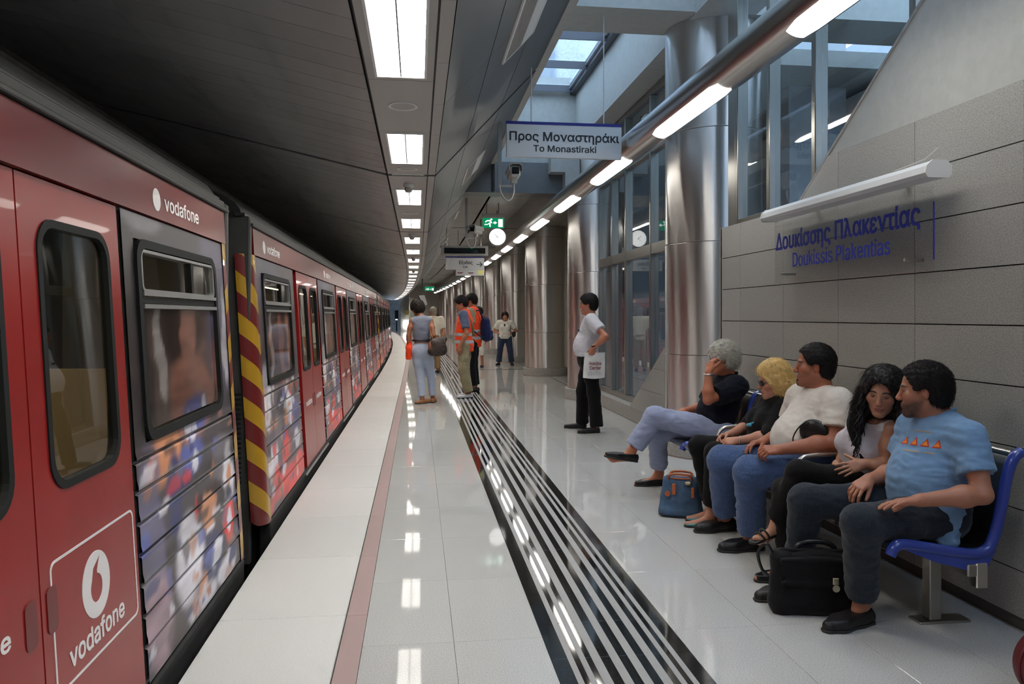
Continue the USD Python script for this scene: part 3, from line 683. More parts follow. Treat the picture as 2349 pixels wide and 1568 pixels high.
    # doors: dark pocket, two red leaves with tall rounded panes
    for n, d in enumerate(DOORS):
        P('door_pocket', side(sbox(d - .2, .03, d - .005, 1.86), -.05, -.03), 'rubber')
        for s_ in (0, 1):
            y1 = d + s_ * DW
            dl = UsdGeom.Xform.Define(stage, str(t.GetPath()) + '/' + numbered(t.GetPath(), 'door')).GetPrim()
            wp = rrect(y1 + .10, y1 + DW - .10, .93, 1.74, .10); wi = rrect(y1 + .125, y1 + DW - .125, .955, 1.715, .08)
            P('leaf', side(sbox(y1 + .004, .035, y1 + DW - .004, 1.855).difference(wp), -.035, -.006), 'train_red_door', dl)
            P('gasket', side(wp.difference(wi), -.03, -.001), 'rubber', dl)
            P('pane', side(wi.buffer(.002), -.022, -.018), 'train_glass', dl)
            P('handle_recess', side(rrect(y1 + (.03 if s_ else DW - .09), y1 + (.09 if s_ else DW - .03), .55, .68, .02), -.01, -.003), 'train_red', dl)
            fr = lambda yy, zz, x=-.0055: ((SX(zz) + x, yy, zz), (0, 1, 0), np.array((-.06, 0, 1)) / np.hypot(.06, 1))
            if near and n == 3 and s_ == 1:
                c0, c1, e0, e1 = y1 + .06, y1 + DW - .03, .36, .745
                P('logo_frame', side(rrect(c0, c1, e0, e1, .03).difference(rrect(c0 + .008, c1 - .008, e0 + .008, e1 - .008, .024)), -.006, -.0045), 'print_white', dl)
                cx, cz = (c0 + c1) / 2 - .02, .585
                P('logo_disc', side(Polygon([(cx + .105 * math.cos(q), cz + .105 * math.sin(q)) for q in np.linspace(0, 2 * PI, 40)[:-1]]).difference(affinity.rotate(Polygon([(cx + .045 * math.cos(q), cz - .012 + .045 * math.sin(q)) for q in np.linspace(0, 2 * PI, 30)[:-1]]).union(Polygon([(cx - .045, cz - .01), (cx - .02, cz + .055), (cx + .035, cz + .085), (cx + .01, cz + .04), (cx + .012, cz)])), 0)), -.006, -.0042), 'print_white', dl)
                P('logo_text', text('vodafone', .062, fr(cx, .405), .0012, True, align=.5, width=.42), 'print_white', dl)
            else:
                P('logo_text', text('vodafone', .05, fr(y1 + DW / 2, .60), .0012, True, align=.5, width=.40), 'print_white', dl)
    for k, yy in enumerate([LC - 1.15, LC - 4.6, LC - 8.1, LC - 11.6, .55]):
        frc = ((SX(1.91) + .0125, yy, 1.91), (0, 1, 0), np.array((-.06, 0, 1)) / np.hypot(.06, 1))
        P('cantrail_text', text('vodafone', .062, frc, .0012, True, width=.52), 'print_white')
        P('cantrail_emblem', side(Polygon([(yy - .10 + .048 * math.cos(q), 1.94 + .048 * math.sin(q)) for q in np.linspace(0, 2 * PI, 28)[:-1]]), .0122, .0136), 'print_white')
    # ends: grey wall with louvres, rounded corner with the hazard stripes, gangway
    for e, s_ in ((0, 1), (LC, -1)):
        P('end_wall', cat([bx(-2.0, -1.10, min(e, e + s_ * .06) + .02, max(e, e + s_ * .06) + .02 * 1, -.2, 2.1, .01), bx(-3.8, -2.9, min(e, e + s_ * .06), max(e, e + s_ * .06), -.2, 2.1, .01)]), 'train_grey')
        P('louvre', cat([bx(-1.40, -1.15, e - s_ * .012 - .006 + .02 * 0, e - s_ * .012 + .006, z, z + .014) for z in np.arange(.35, .95, .032)]), 'rubber')
        P('gangway', cat([bx(-2.9, -2.0, min(e - s_ * (.05 * k), e - s_ * (.05 * k + .03)), max(e - s_ * (.05 * k), e - s_ * (.05 * k + .03)), .0, 1.95, .008) for k in range(4)]), 'rubber')
        # hazard stripes on the rounded corner and the first 6 cm of the side
        zb, zt_, n_, R = .06, 1.86, 14, .10
        for q in range(n_):
            w_ = (zt_ - zb) / (n_ - 1); V = []; arc = [(R * math.sin(g), R - R * math.cos(g)) for g in np.linspace(0, PI / 2, 8)] + [(R, R + .025), (R, R + .06)]
            nzz = 5
            for zz in range(nzz):
                for k2, (ox, oy) in enumerate(arc):
                    z = zb + (q + zz / (nzz - 1)) * w_ - .16 * k2 / (len(arc) - 1) + .03; z = min(max(z, zb), zt_)
                    V.append((SX(z) - R + ox + .005, e + s_ * oy, z))
            na = len(arc); F_ = []
            for i2 in range(nzz - 1):
                for g in range(na - 1): o2 = i2 * na + g; F_ += [(o2, o2 + 1, o2 + na + 1), (o2, o2 + na + 1, o2 + na)]
            if s_ < 0: F_ = [f[::-1] for f in F_]
            m = trimesh.Trimesh(np.array(V), F_, process=False); m.update_faces(m.area_faces > 1e-8)
            if len(m.faces): P('hazard_stripe', m, 'hazard_yellow' if q % 2 else 'hazard_red', smooth=40)
        P('corner_post', lathe([(0, -.2), (.095, -.2), (.095, 2.08), (0, 2.08)], 20, (SX(1.9) - .125, e + s_ * .125, 0)), 'train_grey', smooth=40)
        P('coupler', bx(-2.55, -2.35, min(e, e - s_ * .2), max(e, e - s_ * .2), -.55, -.35, .02), 'train_under')
    return t
M['train_print_glass'] = usdkit.material(stage, '/World/Looks/train_print_glass', {'a': ('attribute', {'attribute': 'tint'}), 'p': ('principled_bsdf', {'roughness': .06, 'specular_ior_level': .6})}, [('a.color', 'p.base_color')], surface='p.BSDF')
build_car('nearest red train car, large white logo on its door, printed poster wrap', 4.63 - LC, near=True)
car2 = build_car('second red train car, its yellow and red striped corner beside the nearest car', 5.20)
dup(car2, 'third red train car, beyond the far striped corner of the second car', (bX(21.35), 21.35, 0), bend_a(21.35 + 7))
dup(car2, 'fourth red train car, small in the distance at the bend', (bX(37.6), 37.6, 0), bend_a(37.6 + 6))
dup(car2, 'last visible red train car, vanishing at the dark tunnel end', (bX(54.0), 54.0, 0), bend_a(54.0 + 5))
# ------------------------------------------------------------------ bench of six steel seats with blue side frames
mat('bench_blue', lin(46, 66, 150), rough=.28, coat=.5)
mat('bench_steel', (.52, .51, .49), rough=.28, metal=1.0, noise=(30, .06))
bench = thing('bench', 'row of six joined steel seats with blue side frames along the granite wall', 'bench', (0, 0, 0))
prof = smoothpath([(2.045, .405), (2.062, .437), (2.10, .452), (2.20, .437), (2.33, .413), (2.44, .398), (2.505, .415), (2.54, .47), (2.575, .60), (2.605, .74), (2.635, .815), (2.675, .845)], 6)
def sheet(y0, y1, th=.006, a=0, b=None):
    p = prof[a:b]; d = np.gradient(p, axis=0); nrm = np.stack([-d[:, 1], d[:, 0]], 1); nrm /= np.linalg.norm(nrm, axis=1, keepdims=True)
    poly = Polygon(list(map(tuple, p)) + list(map(tuple, (p - nrm * th)[::-1])))
    return extr(poly.buffer(0), y1 - y0, ((0, y1, 0), (1, 0, 0), (0, 0, 1)))
seatY = [3.10 + .525 * k for k in range(7)]
for k in range(6):
    a, b = seatY[k] + .025, seatY[k + 1] - .025
    part(bench, 'seat_shell', sheet(a, b, .006, 3, -9), 'bench_steel', smooth=35)
    part(bench, 'seat_shell_lip', tube([(2.065, a, .437), (2.065, b, .437)], .016, 12), 'bench_steel', smooth=50)
    part(bench, 'backrest', sheet(a, b, .006, -32, -2), 'bench_steel', smooth=35)
    part(bench, 'backrest_roll', tube([(2.655, a, .828), (2.655, b, .828)], .020, 12), 'bench_steel', smooth=50)
for y in (seatY[0], 4.17, seatY[5] + .01, seatY[6]):
    P3 = np.stack([prof[:, 0], np.full(len(prof), y), prof[:, 1]], 1)
    part(bench, 'side_frame', tube(P3, .024, 14, flat=((0, 1, 0), 1.0)), 'bench_blue', smooth=60)
    web = Polygon([tuple(p) for p in prof[8:40]] + [(2.545, .42), (2.50, .335), (2.42, .325), (2.25, .372), (2.12, .425)]).buffer(0)
    for g in getattr(web, 'geoms', [web]): part(bench, 'frame_web', extr(g, .022, ((0, y + .011, 0), (1, 0, 0), (0, 0, 1))), 'bench_blue')
for y in (4.10, 5.24):
    part(bench, 'armrest', tube(smoothpath([(2.12, y, .455), (2.125, y, .56), (2.16, y, .635), (2.24, y, .655), (2.45, y, .665), (2.585, y, .67)], 7), .0135, 12), 'steel', smooth=60)
part(bench, 'beam', bx(2.40, 2.46, 3.08, 6.27, .30, .355, .006), 'steel_frame')
for y in (3.36, 4.70, 6.0):
    part(bench, 'leg', bx(2.40, 2.46, y - .03, y + .03, .012, .31, .004), 'steel_frame')
    part(bench, 'foot_plate', bx(2.34, 2.60, y - .045, y + .045, 0, .012, .003), 'steel_frame')
for y in (3.10, 4.17, 5.73, 6.25):
    part(bench, 'bracket', bx(2.44, 2.495, y - .022, y + .022, .25, .36, .004), 'steel')
# ------------------------------------------------------------------ people: bodies and clothes are level sets of blended tapered limbs, meshed by surface nets
V_ = lambda *a: np.array(a, float)
def nz_(v): v = np.asarray(v, float); return v / (np.linalg.norm(v) + 1e-12)
def lerp(a, b, t): return np.asarray(a, float) * (1 - t) + np.asarray(b, float) * t
def cone(a, b, ra, rb=None, k=.02, ends=(0, 0)):
    """tapered limb from a to b; ends: 1 cuts that end flat"""
    return ('c', V_(*a), V_(*b), ra, ra if rb is None else rb, k, ends)
def ell(c, ax, r, k=.03):
    """ellipsoid; ax = three axes (rows), r = radii along them"""
    return ('e', V_(*c), np.array(ax, float), V_(*r), k)
def cut(p): return ('-',) + p[1:] if p[0] == 'c' else ('~',) + p[1:]     # the same shape, taken away
def half(p, n, k=.004): return ('h', V_(*p), nz_(n), k)                   # keeps the side the normal points away from
def _reach(p):
    if p[0] in 'c-': return np.minimum(p[1] - p[3], p[2] - p[4]), np.maximum(p[1] + p[3], p[2] + p[4])
    e = np.sqrt(((p[2] * p[3][:, None]) ** 2).sum(0)); return p[1] - e, p[1] + e
def _dist(p, X):
    if p[0] in 'c-':
        a, b, ra, rb = p[1], p[2], p[3], p[4]; ab = b - a; L2 = ab @ ab + 1e-12
        w = X - a; t = (w @ ab) / L2; tc = np.clip(t, 0, 1)
        q = w - tc[..., None] * ab; d = np.sqrt((q * q).sum(-1)) - (ra + (rb - ra) * tc)
        L = math.sqrt(L2)
        if p[6][0]: d = np.maximum(d, -t * L)
        if p[6][1]: d = np.maximum(d, (t - 1) * L)
        return d
    q = (X - p[1]) @ p[2].T; r = p[3]
    k0 = np.sqrt(((q / r) ** 2).sum(-1)); k1 = np.sqrt(((q / r ** 2) ** 2).sum(-1)) + 1e-9
    return k0 * (k0 - 1) / k1
def level_set(prims, h, detail=(), hf=None, wob=None, grow=0.0):
    """mesh of the blended prims: cells of h, finer (hf) inside the detail boxes; wob(points) is added to the distance"""
    solid = [p for p in prims if p[0] in 'ce']
    lo = np.min([_reach(p)[0] for p in solid], 0) - .03; hi = np.max([_reach(p)[1] for p in solid], 0) + .03
    ax = []
    for k in range(3):
        c = [lo[k]]
        while c[-1] < hi[k]:
            f = any(a[k] - h <= c[-1] <= b[k] for a, b in detail); c.append(c[-1] + (hf if f else h))
        while (len(c) - 1) % 8: c.append(c[-1] + h)
        ax.append(np.array(c))
    n = [len(a) for a in ax]; D = np.full(n, .5, np.float32)
    nb = [(m - 1) // 8 for m in n]
    blo = np.stack(np.meshgrid(*[a[0:-1:8] for a in ax], indexing='ij'), -1).reshape(-1, 3)
    bhi = np.stack(np.meshgrid(*[a[8::8] for a in ax], indexing='ij'), -1).reshape(-1, 3)
    bid = np.stack(np.meshgrid(*[np.arange(m) for m in nb], indexing='ij'), -1).reshape(-1, 3)
    ctr = (blo + bhi) / 2; rad = np.linalg.norm(bhi - blo, axis=1) / 2
    near = np.full(len(ctr), 9.0)
    for p in solid: near = np.minimum(near, _dist(p, ctr))
    keep = near < rad * 1.15 + .045
    blo, bhi, bid, ctr, rad, near = blo[keep], bhi[keep], bid[keep], ctr[keep], rad[keep], near[keep]
    o = np.arange(9)
    I, J, K = (bid[:, k, None] * 8 + o for k in range(3))
    X = np.empty((len(bid), 9, 9, 9, 3), np.float32)
    X[..., 0] = ax[0][I][:, :, None, None]; X[..., 1] = ax[1][J][:, None, :, None]; X[..., 2] = ax[2][K][:, None, None, :]
    d = np.full(X.shape[:-1], .5, np.float32)
    for p in prims:
        if p[0] == 'h':
            s = (X - p[1].astype(np.float32)) @ p[2].astype(np.float32); k = p[3]
            hh = np.maximum(k - np.abs(d - s), 0) / k; d = np.maximum(d, s) + hh * hh * k / 4; continue
        a, b = _reach(p); k = p[5] if p[0] in 'c-' else p[4]; k = max(k, 1e-4)
        gap = np.linalg.norm(np.maximum(np.maximum(blo - b, a - bhi), 0), axis=1)
        s = gap < k + .05
        if not s.any(): continue
        e = _dist(p, X[s]).astype(np.float32); q = d[s]
        if p[0] in 'ce':
            hh = np.maximum(k - np.abs(q - e), 0) / k; d[s] = np.minimum(q, e) - hh * hh * k / 4
        else:
            e = -e; hh = np.maximum(k - np.abs(q - e), 0) / k; d[s] = np.maximum(q, e) + hh * hh * k / 4
    if wob is not None:
        s = np.abs(d) < .05; d[s] += wob(X[s].astype(float)).astype(np.float32)
    for q in range(len(bid)):
        i, j, k = bid[q] * 8
        D[i:i + 9, j:j + 9, k:k + 9] = d[q]
    return nets(D - grow, ax)
def nets(D, ax):
    S = D < 0; n = np.array(D.shape) - 1
    c = np.zeros(tuple(n), np.int8)
    for i, j, k in np.ndindex(2, 2, 2): c += S[i:n[0] + i, j:n[1] + j, k:n[2] + k]
    act = np.argwhere((c > 0) & (c < 8)); idx = np.full(tuple(n), -1, np.int64); idx[tuple(act.T)] = np.arange(len(act))
    acc = np.zeros((len(act), 3)); cnt = np.zeros(len(act))
    for (a, b) in [((0, 0, 0), (1, 0, 0)), ((0, 1, 0), (1, 1, 0)), ((0, 0, 1), (1, 0, 1)), ((0, 1, 1), (1, 1, 1)), ((0, 0, 0), (0, 1, 0)), ((1, 0, 0), (1, 1, 0)),
                   ((0, 0, 1), (0, 1, 1)), ((1, 0, 1), (1, 1, 1)), ((0, 0, 0), (0, 0, 1)), ((1, 0, 0), (1, 0, 1)), ((0, 1, 0), (0, 1, 1)), ((1, 1, 0), (1, 1, 1))]:
        A, B = act + a, act + b; da, db = D[tuple(A.T)], D[tuple(B.T)]
        m = (da < 0) != (db < 0); t = (da[m] / (da[m] - db[m]))[:, None]
        P = np.stack([ax[k][A[m, k]] for k in range(3)], 1) * (1 - t) + np.stack([ax[k][B[m, k]] for k in range(3)], 1) * t
        acc[m] += P; cnt[m] += 1
    v = acc / cnt[:, None]; F = []
    for k in range(3):
        u, w = (k + 1) % 3, (k + 2) % 3
        sl0 = [slice(None)] * 3; sl1 = [slice(None)] * 3; sl0[k] = slice(0, -1); sl1[k] = slice(1, None)
        x = np.argwhere(S[tuple(sl0)] != S[tuple(sl1)])
        x = x[(x[:, u] > 0) & (x[:, w] > 0) & (x[:, u] < D.shape[u] - 1) & (x[:, w] < D.shape[w] - 1)]
        e_u = np.eye(3, dtype=int)[u]; e_w = np.eye(3, dtype=int)[w]
        q = np.stack([idx[tuple((x - e_u - e_w).T)], idx[tuple((x - e_w).T)], idx[tuple(x.T)], idx[tuple((x - e_u).T)]], 1)
        fl = ~S[tuple(x.T)]; q[fl] = q[fl][:, ::-1]; F.append(q)
    q = np.vstack(F); q = q[(q >= 0).all(1)]
    return v, np.vstack([q[:, [0, 1, 2]], q[:, [0, 2, 3]]])

def basis(fwd, up):
    """rows: forward, left, up"""
    f = nz_(fwd); u = nz_(np.asarray(up, float) - f * (np.asarray(up, float) @ f)); return np.array([f, np.cross(u, f), u])
def turn(yaw, pitch=0, roll=0):
    """head frame looking along yaw (degrees from +x towards +y), pitch up, roll towards its own left"""
    y, p, r = (math.radians(k) for k in (yaw, pitch, roll))
    f = V_(math.cos(y) * math.cos(p), math.sin(y) * math.cos(p), math.sin(p)); l = V_(-math.sin(y), math.cos(y), 0); u = np.cross(f, l)
    return np.array([f, l * math.cos(r) - u * math.sin(r), u * math.cos(r) + l * math.sin(r)])

def head_prims(c, B, s=1.0, fem=False, neck=None, rn=.056, jaw=1.0):
    """head of about .235 m (times s) in the frame B round its centre c"""
    W = lambda f, l, u: c + s * (f * B[0] + l * B[1] + u * B[2])
    j = .9 * jaw if fem else jaw
    P = []
    if neck is not None: P += [cone(neck, W(-.022, 0, -.055), rn * 1.08, rn, .03)]
    P += [ell(W(-.012, 0, .034), B, s * V_(.097, .077, .087), .035), ell(W(.026, 0, -.036), B, s * V_(.060, .060, .084), .03)]
    for q in (-1, 1):
        P += [cone(W(-.004, q * .050 * j, -.055), W(.066, q * .014, -.098), s * .017 * j, s * .018 * j, .03), ell(W(.054, q * .043, -.020), B, s * V_(.024, .022, .022), .03)]
    P += [ell(W(.072, 0, -.099), B, s * V_(.019, .022, .017) * j, .02)]
    P += [cone(W(.079, -.036, .020), W(.079, .036, .020), s * .0115, None, .018)]
    for q in (-1, 1): P += [cut(ell(W(.102, q * .033, .002), B, s * V_(.020, .017, .012), .014))]
    P += [cone(W(.084, 0, .014), W(.106, 0, -.028), s * .0075, s * .0115, .012), ell(W(.099, 0, -.033), B, s * V_(.014, .017, .008), .008)]
    P += [cone(W(.0905, -.016, -.060), W(.0905, .016, -.060), s * .0058, None, .006), cone(W(.0895, -.014, -.0705), W(.0895, .014, -.0705), s * .0066, None, .006), ell(W(.075, 0, -.062), B, s * V_(.017, .026, .018), .012)]
    for q in (-1, 1):
        P += [ell(W(-.008, q * .076, -.006), np.array([nz_(B[0] - q * -.25 * B[1]), nz_(B[1] - q * .25 * B[0]), B[2]]), s * V_(.019, .007, .031), .006), cut(ell(W(-.002, q * .085, -.002), B, s * V_(.009, .006, .018), .006))]
    return P
def head_tint(v, c, B, s, skin, brow, lips, beard=None, beard_a=0.0):
    """colours of skin, brows, lips and beard where they grow"""
    q = (v - c) @ B.T / s; f, l, u = q[:, 0], np.abs(q[:, 1]), q[:, 2]
    T = np.tile(np.array(lin(*skin)), (len(v), 1)); n = meshkit.fbm(v * 90, 2, 5) - .5; T *= (1 + .14 * n)[:, None]
    inhead = (np.abs(f) < .13) & (l < .1) & (np.abs(u) < .13)
    def lay(a, col):
        a = (np.clip(a, 0, 1) * inhead)[:, None]; T[:] = T * (1 - a) + np.array(lin(*col)) * a
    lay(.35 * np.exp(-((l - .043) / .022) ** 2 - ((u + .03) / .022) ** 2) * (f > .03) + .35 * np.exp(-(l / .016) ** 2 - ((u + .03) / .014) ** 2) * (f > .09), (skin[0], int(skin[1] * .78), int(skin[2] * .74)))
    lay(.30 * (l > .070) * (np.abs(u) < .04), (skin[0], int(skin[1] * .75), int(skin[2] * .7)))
    if beard is not None:
        a = np.clip((-.022 - u - .25 * np.clip(f, 0, .06)) / .026, 0, 1) * np.clip((f + .015) / .02, 0, 1) * (1 - np.exp(-(l / .019) ** 2 - ((u + .064) / .010) ** 2) * .9)
        a *= np.clip((f - .55 * (-u - .03) + .03) / .035, 0, 1) * np.where((u > -.052) & (l < .02), np.clip((-.044 - u) / .005, 0, 1), 1); lay(beard_a * a * (1 + .5 * n), beard)
    lay(.85 * np.clip(1 - ((l / .026) ** 2 + ((u + .065) / .0105) ** 2), 0, .5) * 2 * (f > .07), lips)
    arch = .0285 - .006 * ((l - .030) / .02) ** 2
    lay(1.2 * np.clip(1.3 - ((l - .032) / .021) ** 4 - ((u - arch) / .0050) ** 2, 0, 1) * (f > .055), brow)
    return T
def eye_part(p, c, B, s, skin, lid=.15, look=0.0, iris=(58, 38, 24)):
    for q in (-1, 1):
        m = trimesh.creation.uv_sphere(1, count=[18, 24]); x = m.vertices          # unit ball: its z axis will look forward
        fr, up = x[:, 2], x[:, 1]; r = np.hypot(x[:, 0] - look, up + .05)
        T = np.tile(lin(150, 140, 132), (len(x), 1)); T[r < .48] = lin(*iris); T[r < .22] = lin(8, 8, 8); sk = np.array(lin(*[k * .82 for k in skin])); T[(up > lid) | (up < -.42)] = sk
        T[np.abs(up - lid) < .1] = lin(30, 20, 18)
        ctr = c + s * (.0715 * B[0] + q * .033 * B[1] + .0015 * B[2]); R = s * .0135
        v = ctr + R * (x[:, 2:3] * B[0] + x[:, 0:1] * B[1] + x[:, 1:2] * B[2])
        part(p, 'eye', trimesh.Trimesh(v, m.faces, process=False), 'skin_wet', smooth=True, col=T)

def hand_prims(w, d, n, right, curl=(25, 35, 25), spread=4, s=1.0, thumb=(35, 20), per=(0, 0, 0, 0)):
    """hand from the wrist w along d, palm facing n: four fingers of three bones, a thumb from the side of the palm"""
    d = nz_(d); n = nz_(np.asarray(n, float) - d * (np.asarray(n, float) @ d)); t = np.cross(d, n) * (1 if right else -1)
    W = lambda a, b, c: w + s * (a * d + b * t + c * n)
    P = []; kn = [(.088, .030), (.092, .010), (.087, -.010), (.078, -.028)]
    for a, b in kn: P.append(cone(W(.008, b * .55, 0), W(a, b, -.002), s * .0145, s * .0115, .012))
    P.append(ell(W(.045, 0, .002), np.array([d, t, n]), s * V_(.045, .038, .014), .014))
    P.append(cone(W(-.01, 0, 0), W(.015, 0, 0), s * .024, s * .020, .02))
    Ls = [(.042, .025, .020), (.046, .029, .021), (.043, .027, .020), (.034, .020, .018)]
    for i, ((a, b), L) in enumerate(zip(kn, Ls)):
        p = W(a, b, -.001); ang = 0; sp = math.radians(spread * (1.5 - i)); dd = d * math.cos(sp) + t * math.sin(sp); r = [.0095, .0085, .0078, .0066]
        if i == 3: r = [k * .88 for k in r]
        for q in range(3):
            ang += math.radians(curl[q] + per[i] * (1, 1, .6)[q]); e = p + s * L[q] * (dd * math.cos(ang) + n * math.sin(ang))
            P.append(cone(p, e, s * r[q], s * r[q + 1], .003)); p = e
    a0, a1 = (math.radians(k) for k in thumb)
    p0 = W(.018, .022, .006); d1 = nz_(d * math.cos(a0) + t * math.sin(a0) + n * .35); p1 = p0 + s * .040 * d1
    d2 = nz_(d1 + d * math.sin(a1) + n * .25); p2 = p1 + s * .033 * d2; d3 = nz_(d2 + d * math.sin(a1) * .8 + n * .1); p3 = p2 + s * .026 * d3
    P += [cone(p0, p1, s * .0165, s * .012, .012), cone(p1, p2, s * .0115, s * .010, .004), cone(p2, p3, s * .010, s * .0075, .003)]
    lo = np.min([_reach(p)[0] for p in P], 0); hi = np.max([_reach(p)[1] for p in P], 0)
    return P, (lo, hi)

def shoe(p, name, heel, toe, mt, width=.043, hgt=.075, sole='shoe_sole', h=.005, open_=True, tip=.03, label=None, up=(0, 0, 1)):
    """shoe standing on its sole from heel to toe (both on the sole plane)"""
    heel, toe = np.array(heel, float), np.array(toe, float); f = nz_(toe - heel); L = np.linalg.norm(toe - heel); B = basis(f, up); u = B[2]
    W = lambda a, l, z: heel + a * L * f + l * B[1] + z * u
    P = [cone(W(.10, 0, .034), W(.30, 0, .038), .035, .036, .02), cone(W(.30, 0, .036), W(.70, 0, .030), .038, width, .03), cone(W(.70, 0, .030), W(.92, 0, .024), width, tip, .02),
         cone(W(.13, 0, .045), W(.16, 0, hgt), .030, .031, .02), cone(W(.32, 0, .062), W(.66, 0, .046), .032, .034, .03), half(W(0, 0, .004), -u)]
    if open_: P += [cut(cone(W(.17, 0, .07), W(.17, 0, .15), .027, .033, .006)), cut(cone(W(.2, 0, .088), W(.40, 0, .10), .027, .024, .008)), half(W(0, 0, hgt), u + f * .1)]
    part(p, name, level_set(P, h), mt, smooth=True, label=label)
    S = [cone(W(.10, 0, .012), W(.32, 0, .012), .036, .037, .02), cone(W(.32, 0, .012), W(.72, 0, .012), .037, width + .004, .03), cone(W(.72, 0, .012), W(.93, 0, .012), width + .004, tip + .004, .02), half(W(0, 0, 0.0), -u), half(W(0, 0, .014), u)]
    part(p, name + '_sole', level_set(S, h), sole, smooth=30)

def strands(t, mesh, mt, n, L, flow, lift=.004, w=.0011, seed=1, wave=.0, name='hair_strands', head=None, line=.058, mess=.26):
    """n single hairs on a hair mesh, combed along flow(points)"""
    v, f = mesh; m = trimesh.Trimesh(v, f, process=False); r = np.random.default_rng(seed)
    a = m.area_faces; k = r.choice(len(f), n, p=a / a.sum()); u = r.random((n, 2)); u[u.sum(1) > 1] = 1 - u[u.sum(1) > 1]
    A, Bv, C = (v[f[k, i]] for i in range(3)); p = A + u[:, :1] * (Bv - A) + u[:, 1:] * (C - A); nr = m.face_normals[k]
    g = flow(p) + r.normal(0, mess, (n, 3)); g -= nr * (g * nr).sum(1, keepdims=True); g /= np.linalg.norm(g, axis=1, keepdims=True) + 1e-9
    s_ = np.cross(g, nr); ln = L * r.uniform(.5, 1.2, (n, 1)); ph = r.uniform(0, 6, (n, 1)); K = 6; P = []
    for i in range(K):
        q = i / (K - 1); P.append(p - nr * .002 + g * ln * q + nr * (lift * math.sin(q * PI * .8) + .0005) + s_ * wave * np.sin(ph + q * 7) + V_(0, 0, -1) * ln * .25 * q * q)
    P = np.stack(P, 1)
    if head is not None:                      # no hair across the face
        q = (P - head[0]) @ head[1].T / head[2]; P = P[~((q[..., 0] > .028) & (q[..., 2] < line) & (np.abs(q[..., 1]) < .1)).any(1)]; n = len(P)
    P = P.reshape(-1, 3)
    pp = str(t.GetPath()); c = UsdGeom.BasisCurves.Define(stage, pp + '/' + numbered(pp, name))
    c.CreateTypeAttr('linear'); c.CreateCurveVertexCountsAttr(Vt.IntArray([K] * n)); c.CreatePointsAttr(Vt.Vec3fArray.FromNumpy(P.astype(np.float32)))
    c.CreateWidthsAttr(Vt.FloatArray.FromNumpy(np.tile(np.linspace(1.0, .35, K) * w, n).astype(np.float32))); c.SetWidthsInterpolation('vertex')
    UsdShade.MaterialBindingAPI.Apply(c.GetPrim()).Bind(M[mt]); return _keys(c.GetPrim(), kind='stuff')
def comb(B, back=.6, down=.8, part_=0.0):
    """hair falling from the crown: backwards, down and outwards"""
    return lambda p: np.tile(-back * B[0] - down * B[2], (len(p), 1)) + part_ * np.sign(((p - p.mean(0)) @ B[1]))[:, None] * B[1]
def trunk(J):
    """frame of the torso: rows forward, left, up"""
    hips = (J['hipL'] + J['hipR']) / 2; sh = (J['shL'] + J['shR']) / 2
    return hips, sh, basis(np.cross(J['shL'] - J['shR'], sh - hips), sh - hips)
def torso_prims(J, P, g=0.0):
    """chest, belly and shoulders, g thicker than the body"""
    hips, sh, B = trunk(J); L = np.linalg.norm(sh - hips); f, l, u = B
    cw, cd, bw, bd, bo = P.get('chest', (.165, .105)) + P.get('belly', (.15, .11, .02))
    Q = [ell(hips + u * .02, B, V_(min(bd, .118) + .012 + g, bw + .015 + g, .13), .05), ell(hips + u * (.36 * L) + f * bo, B, V_(bd + g, bw + g, .18), .08), ell(hips + u * (.74 * L), B, V_(cd + g, cw + g, .20), .08)]
    n0 = J['neck']
    if P.get('bust'):
        for q in (-1, 1): Q.append(ell(hips + u * (.66 * L) + f * (cd + .0) + l * q * .075, B, V_(.055, .062, .062) * P['bust'] + g * .5, .05))
    for s_ in 'LR': Q.append(cone(lerp(n0, J['sh' + s_], .15) - u * .02, J['sh' + s_], .052 + g, P.get('delt', .052) + g, .06))
    return Q
def body_prims(J, P):
    Q = torso_prims(J, P, -.004)
    fem = P.get('fem', False); a = P.get('arm', 1.0)
    for s_ in 'LR':
        S, E, Wr = J['sh' + s_], J['el' + s_], J['wr' + s_]
        Q += [cone(S, lerp(S, E, .45), .048 * a, .047 * a, .03), cone(lerp(S, E, .45), E, .047 * a, .036 * a, .03), cone(E, lerp(E, Wr, .3), .037 * a, .041 * a, .02), cone(lerp(E, Wr, .3), Wr, .041 * a, .0255 * a ** .5, .03)]
    if P.get('legs', True):
        for s_ in 'LR':
            H, K, A = J['hip' + s_], J['kn' + s_], J['an' + s_]
            Q += [cone(H, K, .07, .047, .04), cone(K, lerp(K, A, .3), .046, .05, .03), cone(lerp(K, A, .3), A, .05, .033, .03), cone(A, lerp(A, J['toe' + s_], .12) - V_(0, 0, .02), .034, .03, .03)]
            if P.get('feet'): 
                B = basis(J['toe' + s_] - A, (0, 0, 1)); T = J['toe' + s_]; 
                Q += [cone(A - V_(0, 0, .045), lerp(A, T, .75) - V_(0, 0, .03), .030, .030, .03), cone(lerp(A, T, .72) - V_(0, 0, .035), T, .030, .018, .02)]
    return Q
FOLD = lambda amp, sc=(14, 14, 9), seed=1: (lambda X: amp * (np.abs(meshkit.fbm(X * np.array(sc), 2, seed) - .5) * 2.2 - .4) + amp * .55 * (np.abs(meshkit.noise(X * np.array(sc) * V_(1.7, 1.7, 2.9) + meshkit.noise(X * 9, seed)[..., None] * 1.4, seed + 7) - .5) * 2 - .5))
